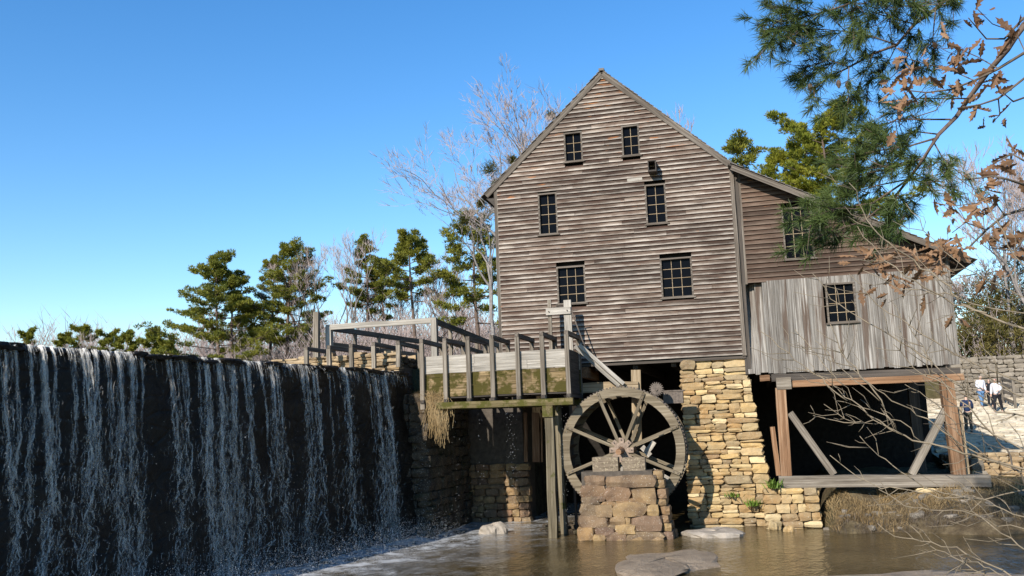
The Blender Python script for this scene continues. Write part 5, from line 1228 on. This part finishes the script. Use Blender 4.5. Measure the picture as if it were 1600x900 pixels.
for pl in otw:
    pts = [Z1(x, y, YO + .3 * math.sin(x * .013 + y * .02)) for x, y in pl]
    if pl[0][0] > 1100: pts.insert(0, Vector((3.28, 7.42, pts[0].z - .15)))
    n = len(pts); mb = MB(); mb.tube(pts, [.014 - .010 * i / (n - 1) if pl[0][0] > 1100 else .005 - .002 * i / (n - 1) for i in range(n)], 6); mb.build('twig', M['darkstem'], ok, smooth=True)
ol = [(855, 70), (830, 85), (855, 130), (830, 30), (715, 163), (750, 150), (795, 160), (755, 170), (585, 205), (600, 190), (640, 200), (610, 235), (605, 255), (620, 240), (665, 250), (700, 220), (720, 250), (750, 240), (770, 210), (790, 230), (800, 215), (745, 290), (600, 285), (565, 265), (545, 298), (655, 315), (630, 355), (570, 335), (565, 410), (770, 350), (800, 340), (810, 355), (830, 350), (860, 270), (880, 265), (905, 245), (915, 310), (950, 340), (905, 385), (880, 410), (960, 90), (940, 85), (975, 100), (945, 515), (960, 520), (885, 550), (750, 690), (735, 695), (745, 780), (740, 825), (815, 600), (810, 670), (830, 680), (850, 700), (850, 720), (880, 775), (900, 590), (915, 600), (945, 580), (960, 590), (870, 640), (880, 650), (850, 800), (870, 830), (780, 745), (960, 775), (985, 800), (955, 840), (730, 840), (700, 850), (650, 845), (620, 850), (600, 860), (690, 880), (720, 890), (740, 870), (480, 830), (450, 870), (500, 880), (480, 890)]
ol8 = [(545, 440), (575, 445), (600, 455), (560, 455), (630, 510), (650, 500), (690, 520), (715, 525), (740, 530), (630, 565), (570, 550), (720, 430), (745, 415), (790, 410), (830, 420), (850, 440), (840, 460), (780, 465), (800, 480), (870, 650), (1020, 520), (1025, 530), (1070, 490), (860, 245), (1035, 130), (1000, 160), (1090, 45), (1060, 105)]
rr = random.Random(4)
for k, (x, y) in enumerate(ol + ol8):
    c = (Z1 if k < len(ol) else Z8)(x + rr.uniform(-6, 6), y + rr.uniform(-6, 6), YO + rr.uniform(-.25, .25)); sc = rr.uniform(.085, .17)
    for j in range(3 if rr.random() < .5 else 2):
        W = Matrix.Translation(c + Vector((rr.uniform(-.06, .06), rr.uniform(-.06, .06), rr.uniform(-.06, .06))) * j) @ Quaternion((rr.gauss(0, 1), rr.gauss(0, 1), rr.gauss(0, 1), rr.gauss(0, 1))).normalized().to_matrix().to_4x4() @ Matrix.Scale(sc, 4)
        mesh_obj('leaf', LM[rr.randrange(6)], None, ok, W)
# leafless shrub stems crossing the lower right
sh = thing('bare_shrub', 'leafless shrub with long tan stems crossing the lower right', 'shrub', (2.55, 5.4, 1.5)); YS = 6.0
st7 = [([(80, 0), (130, 90), (200, 150), (280, 210), (380, 270), (480, 330), (600, 420), (720, 465), (860, 510)], 1.1), ([(0, 120), (100, 190), (200, 270), (300, 340), (400, 380), (520, 410), (640, 445), (860, 490)], 1.5), ([(290, 0), (370, 80), (450, 130), (540, 180), (640, 220), (720, 260), (860, 280)], 1.1), ([(400, 130), (500, 210), (600, 300), (680, 350), (730, 410), (780, 500), (860, 640)], -1.5), ([(400, 0), (440, 110), (530, 190), (600, 260), (690, 350), (860, 440)], 1.0), ([(-20, 270), (0, 280), (100, 305), (210, 295), (330, 345)], .6), ([(160, 355), (230, 430), (320, 490), (420, 560), (520, 590), (640, 600), (860, 560)], 1.0), ([(45, 430), (150, 510), (240, 555), (350, 570), (470, 590), (640, 600)], .8), ([(230, 700), (330, 750), (440, 770), (540, 790), (640, 850), (860, 960)], 1.2), ([(540, 570), (600, 650), (680, 710), (780, 780), (900, 860)], 1.0), ([(350, 700), (450, 790), (560, 850), (700, 930)], .7), ([(480, 0), (560, 50), (640, 110), (720, 160), (860, 230)], .9), ([(60, 210), (160, 240), (260, 270), (320, 300), (400, 375)], .6), ([(540, 580), (640, 600), (720, 640), (860, 680)], .9), ([(20, 230), (90, 290), (160, 300)], .5), ([(240, 560), (330, 620), (440, 640), (560, 640), (700, 700), (860, 720)], .7), ([(330, 150), (420, 200), (500, 270), (560, 370), (700, 460)], .6), ([(560, 850), (580, 830), (640, 860), (720, 900), (800, 960)], .6)]
st8 = [([(500, 155), (540, 260), (590, 340), (660, 400), (760, 470), (860, 540), (890, 600), (1000, 640), (1200, 720)], 1.5), ([(520, 315), (600, 420), (700, 500), (800, 560), (880, 600), (1000, 640)], 1.0), ([(165, 700), (260, 790), (340, 850), (400, 900), (480, 960)], .7), ([(420, 680), (470, 780), (530, 870), (560, 900), (620, 990)], .8), ([(350, 490), (420, 580), (520, 650), (640, 720), (760, 790), (860, 880), (960, 960)], .9), ([(490, 490), (600, 600), (720, 690), (850, 770), (960, 830), (1200, 920)], 1.0), ([(540, 480), (680, 540), (800, 560), (950, 600), (1200, 650)], .8), ([(890, 75), (960, 170), (1040, 300), (1100, 430), (1200, 560)], 1.0), ([(290, 690), (350, 770), (420, 850), (470, 910)], .6), ([(380, 755), (440, 820), (520, 890), (600, 960)], .6), ([(690, 650), (760, 760), (800, 850), (900, 900), (1000, 960)], .7), ([(850, 480), (890, 560), (890, 600)], -1.2), ([(700, 230), (760, 330), (880, 440), (1000, 520), (1200, 600)], .6)]
rr = random.Random(15)
for src, fn_ in ((st7, Z7), (st8, Z8)):
    for (pl, w) in src:
        dep = YS + rr.uniform(-.5, .6)
        pts = [fn_(x + rr.uniform(-3, 3), y + rr.uniform(-3, 3), dep - .25 * i / len(pl) + .06 * math.sin(i * 2.1)) for i, (x, y) in enumerate(pl)]
        if pts[-1].x > at(1600, 600, Y=dep - .3).x - .05:
            foot = Vector((2.55 + rr.uniform(-.1, .1), 5.4 + rr.uniform(-.1, .1), 1.5)); pts += [pts[-1].lerp(foot, .5) + Vector((.12, 0, .05)), foot]
        fine = []
        for a, b in zip(pts, pts[1:]):
            for k in range(3): fine.append(a.lerp(b, k / 3) + Vector((rr.gauss(0, .006), rr.gauss(0, .01), rr.gauss(0, .006))))
        fine.append(pts[-1]); n = len(fine); r1 = .0054 * abs(w)
        mb = MB(); mb.tube(fine, [.0022 + (r1 - .0022) * (i / (n - 1)) ** .8 for i in range(n)], 6)
        for k in range(4 + n // 3):
            i = rr.randrange(1, n - 1); d = (fine[i - 1] - fine[i + 1]).normalized(); sd = d.cross(Vector((0, 1, 0))) * rr.choice((-1, 1))
            L_ = rr.uniform(.06, .3); q = fine[i] + (d * .7 + sd * .7) * L_ * .5 + Vector((0, rr.gauss(0, .04), 0)); q2 = q + (d * .8 + sd * rr.uniform(.1, .7)) * L_ * .5
            mb.tube([fine[i], q, q2], [.0026, .002, .0012], 4)
        mb.build('stem', M['darkstem' if w < 0 else 'shrubstem'], sh, smooth=True)
# unseen part of the near pine's crown, added above to shade the right bank
rng = np.random.default_rng(91); C = np.stack([rng.normal(2.5, 1.2, 230), rng.normal(11.3, .8, 230), rng.normal(11.0, .6, 230)], 1); C = C[(C[:, 2] > 10.2) & (C[:, 1] < 13)]
v, f = leaf_tris(C, 110, np.full(len(C), .45), .22, rng, .6, .2, .10); bulk('shade_crown', v, f, M['pine_near'], np_t)['kind'] = 'stuff'
mb = MB()
for k in range(0, len(C), 3): mb.tube([(5.4, 12.2, 9.6), Vector(C[k]).lerp(Vector((5.4, 12.2, 10.0)), .4) + Vector((0, 0, .2)), Vector(C[k])], [.04, .025, .01], 4, False)
mb.build('shade_crown_limbs', M['bark'], np_t)
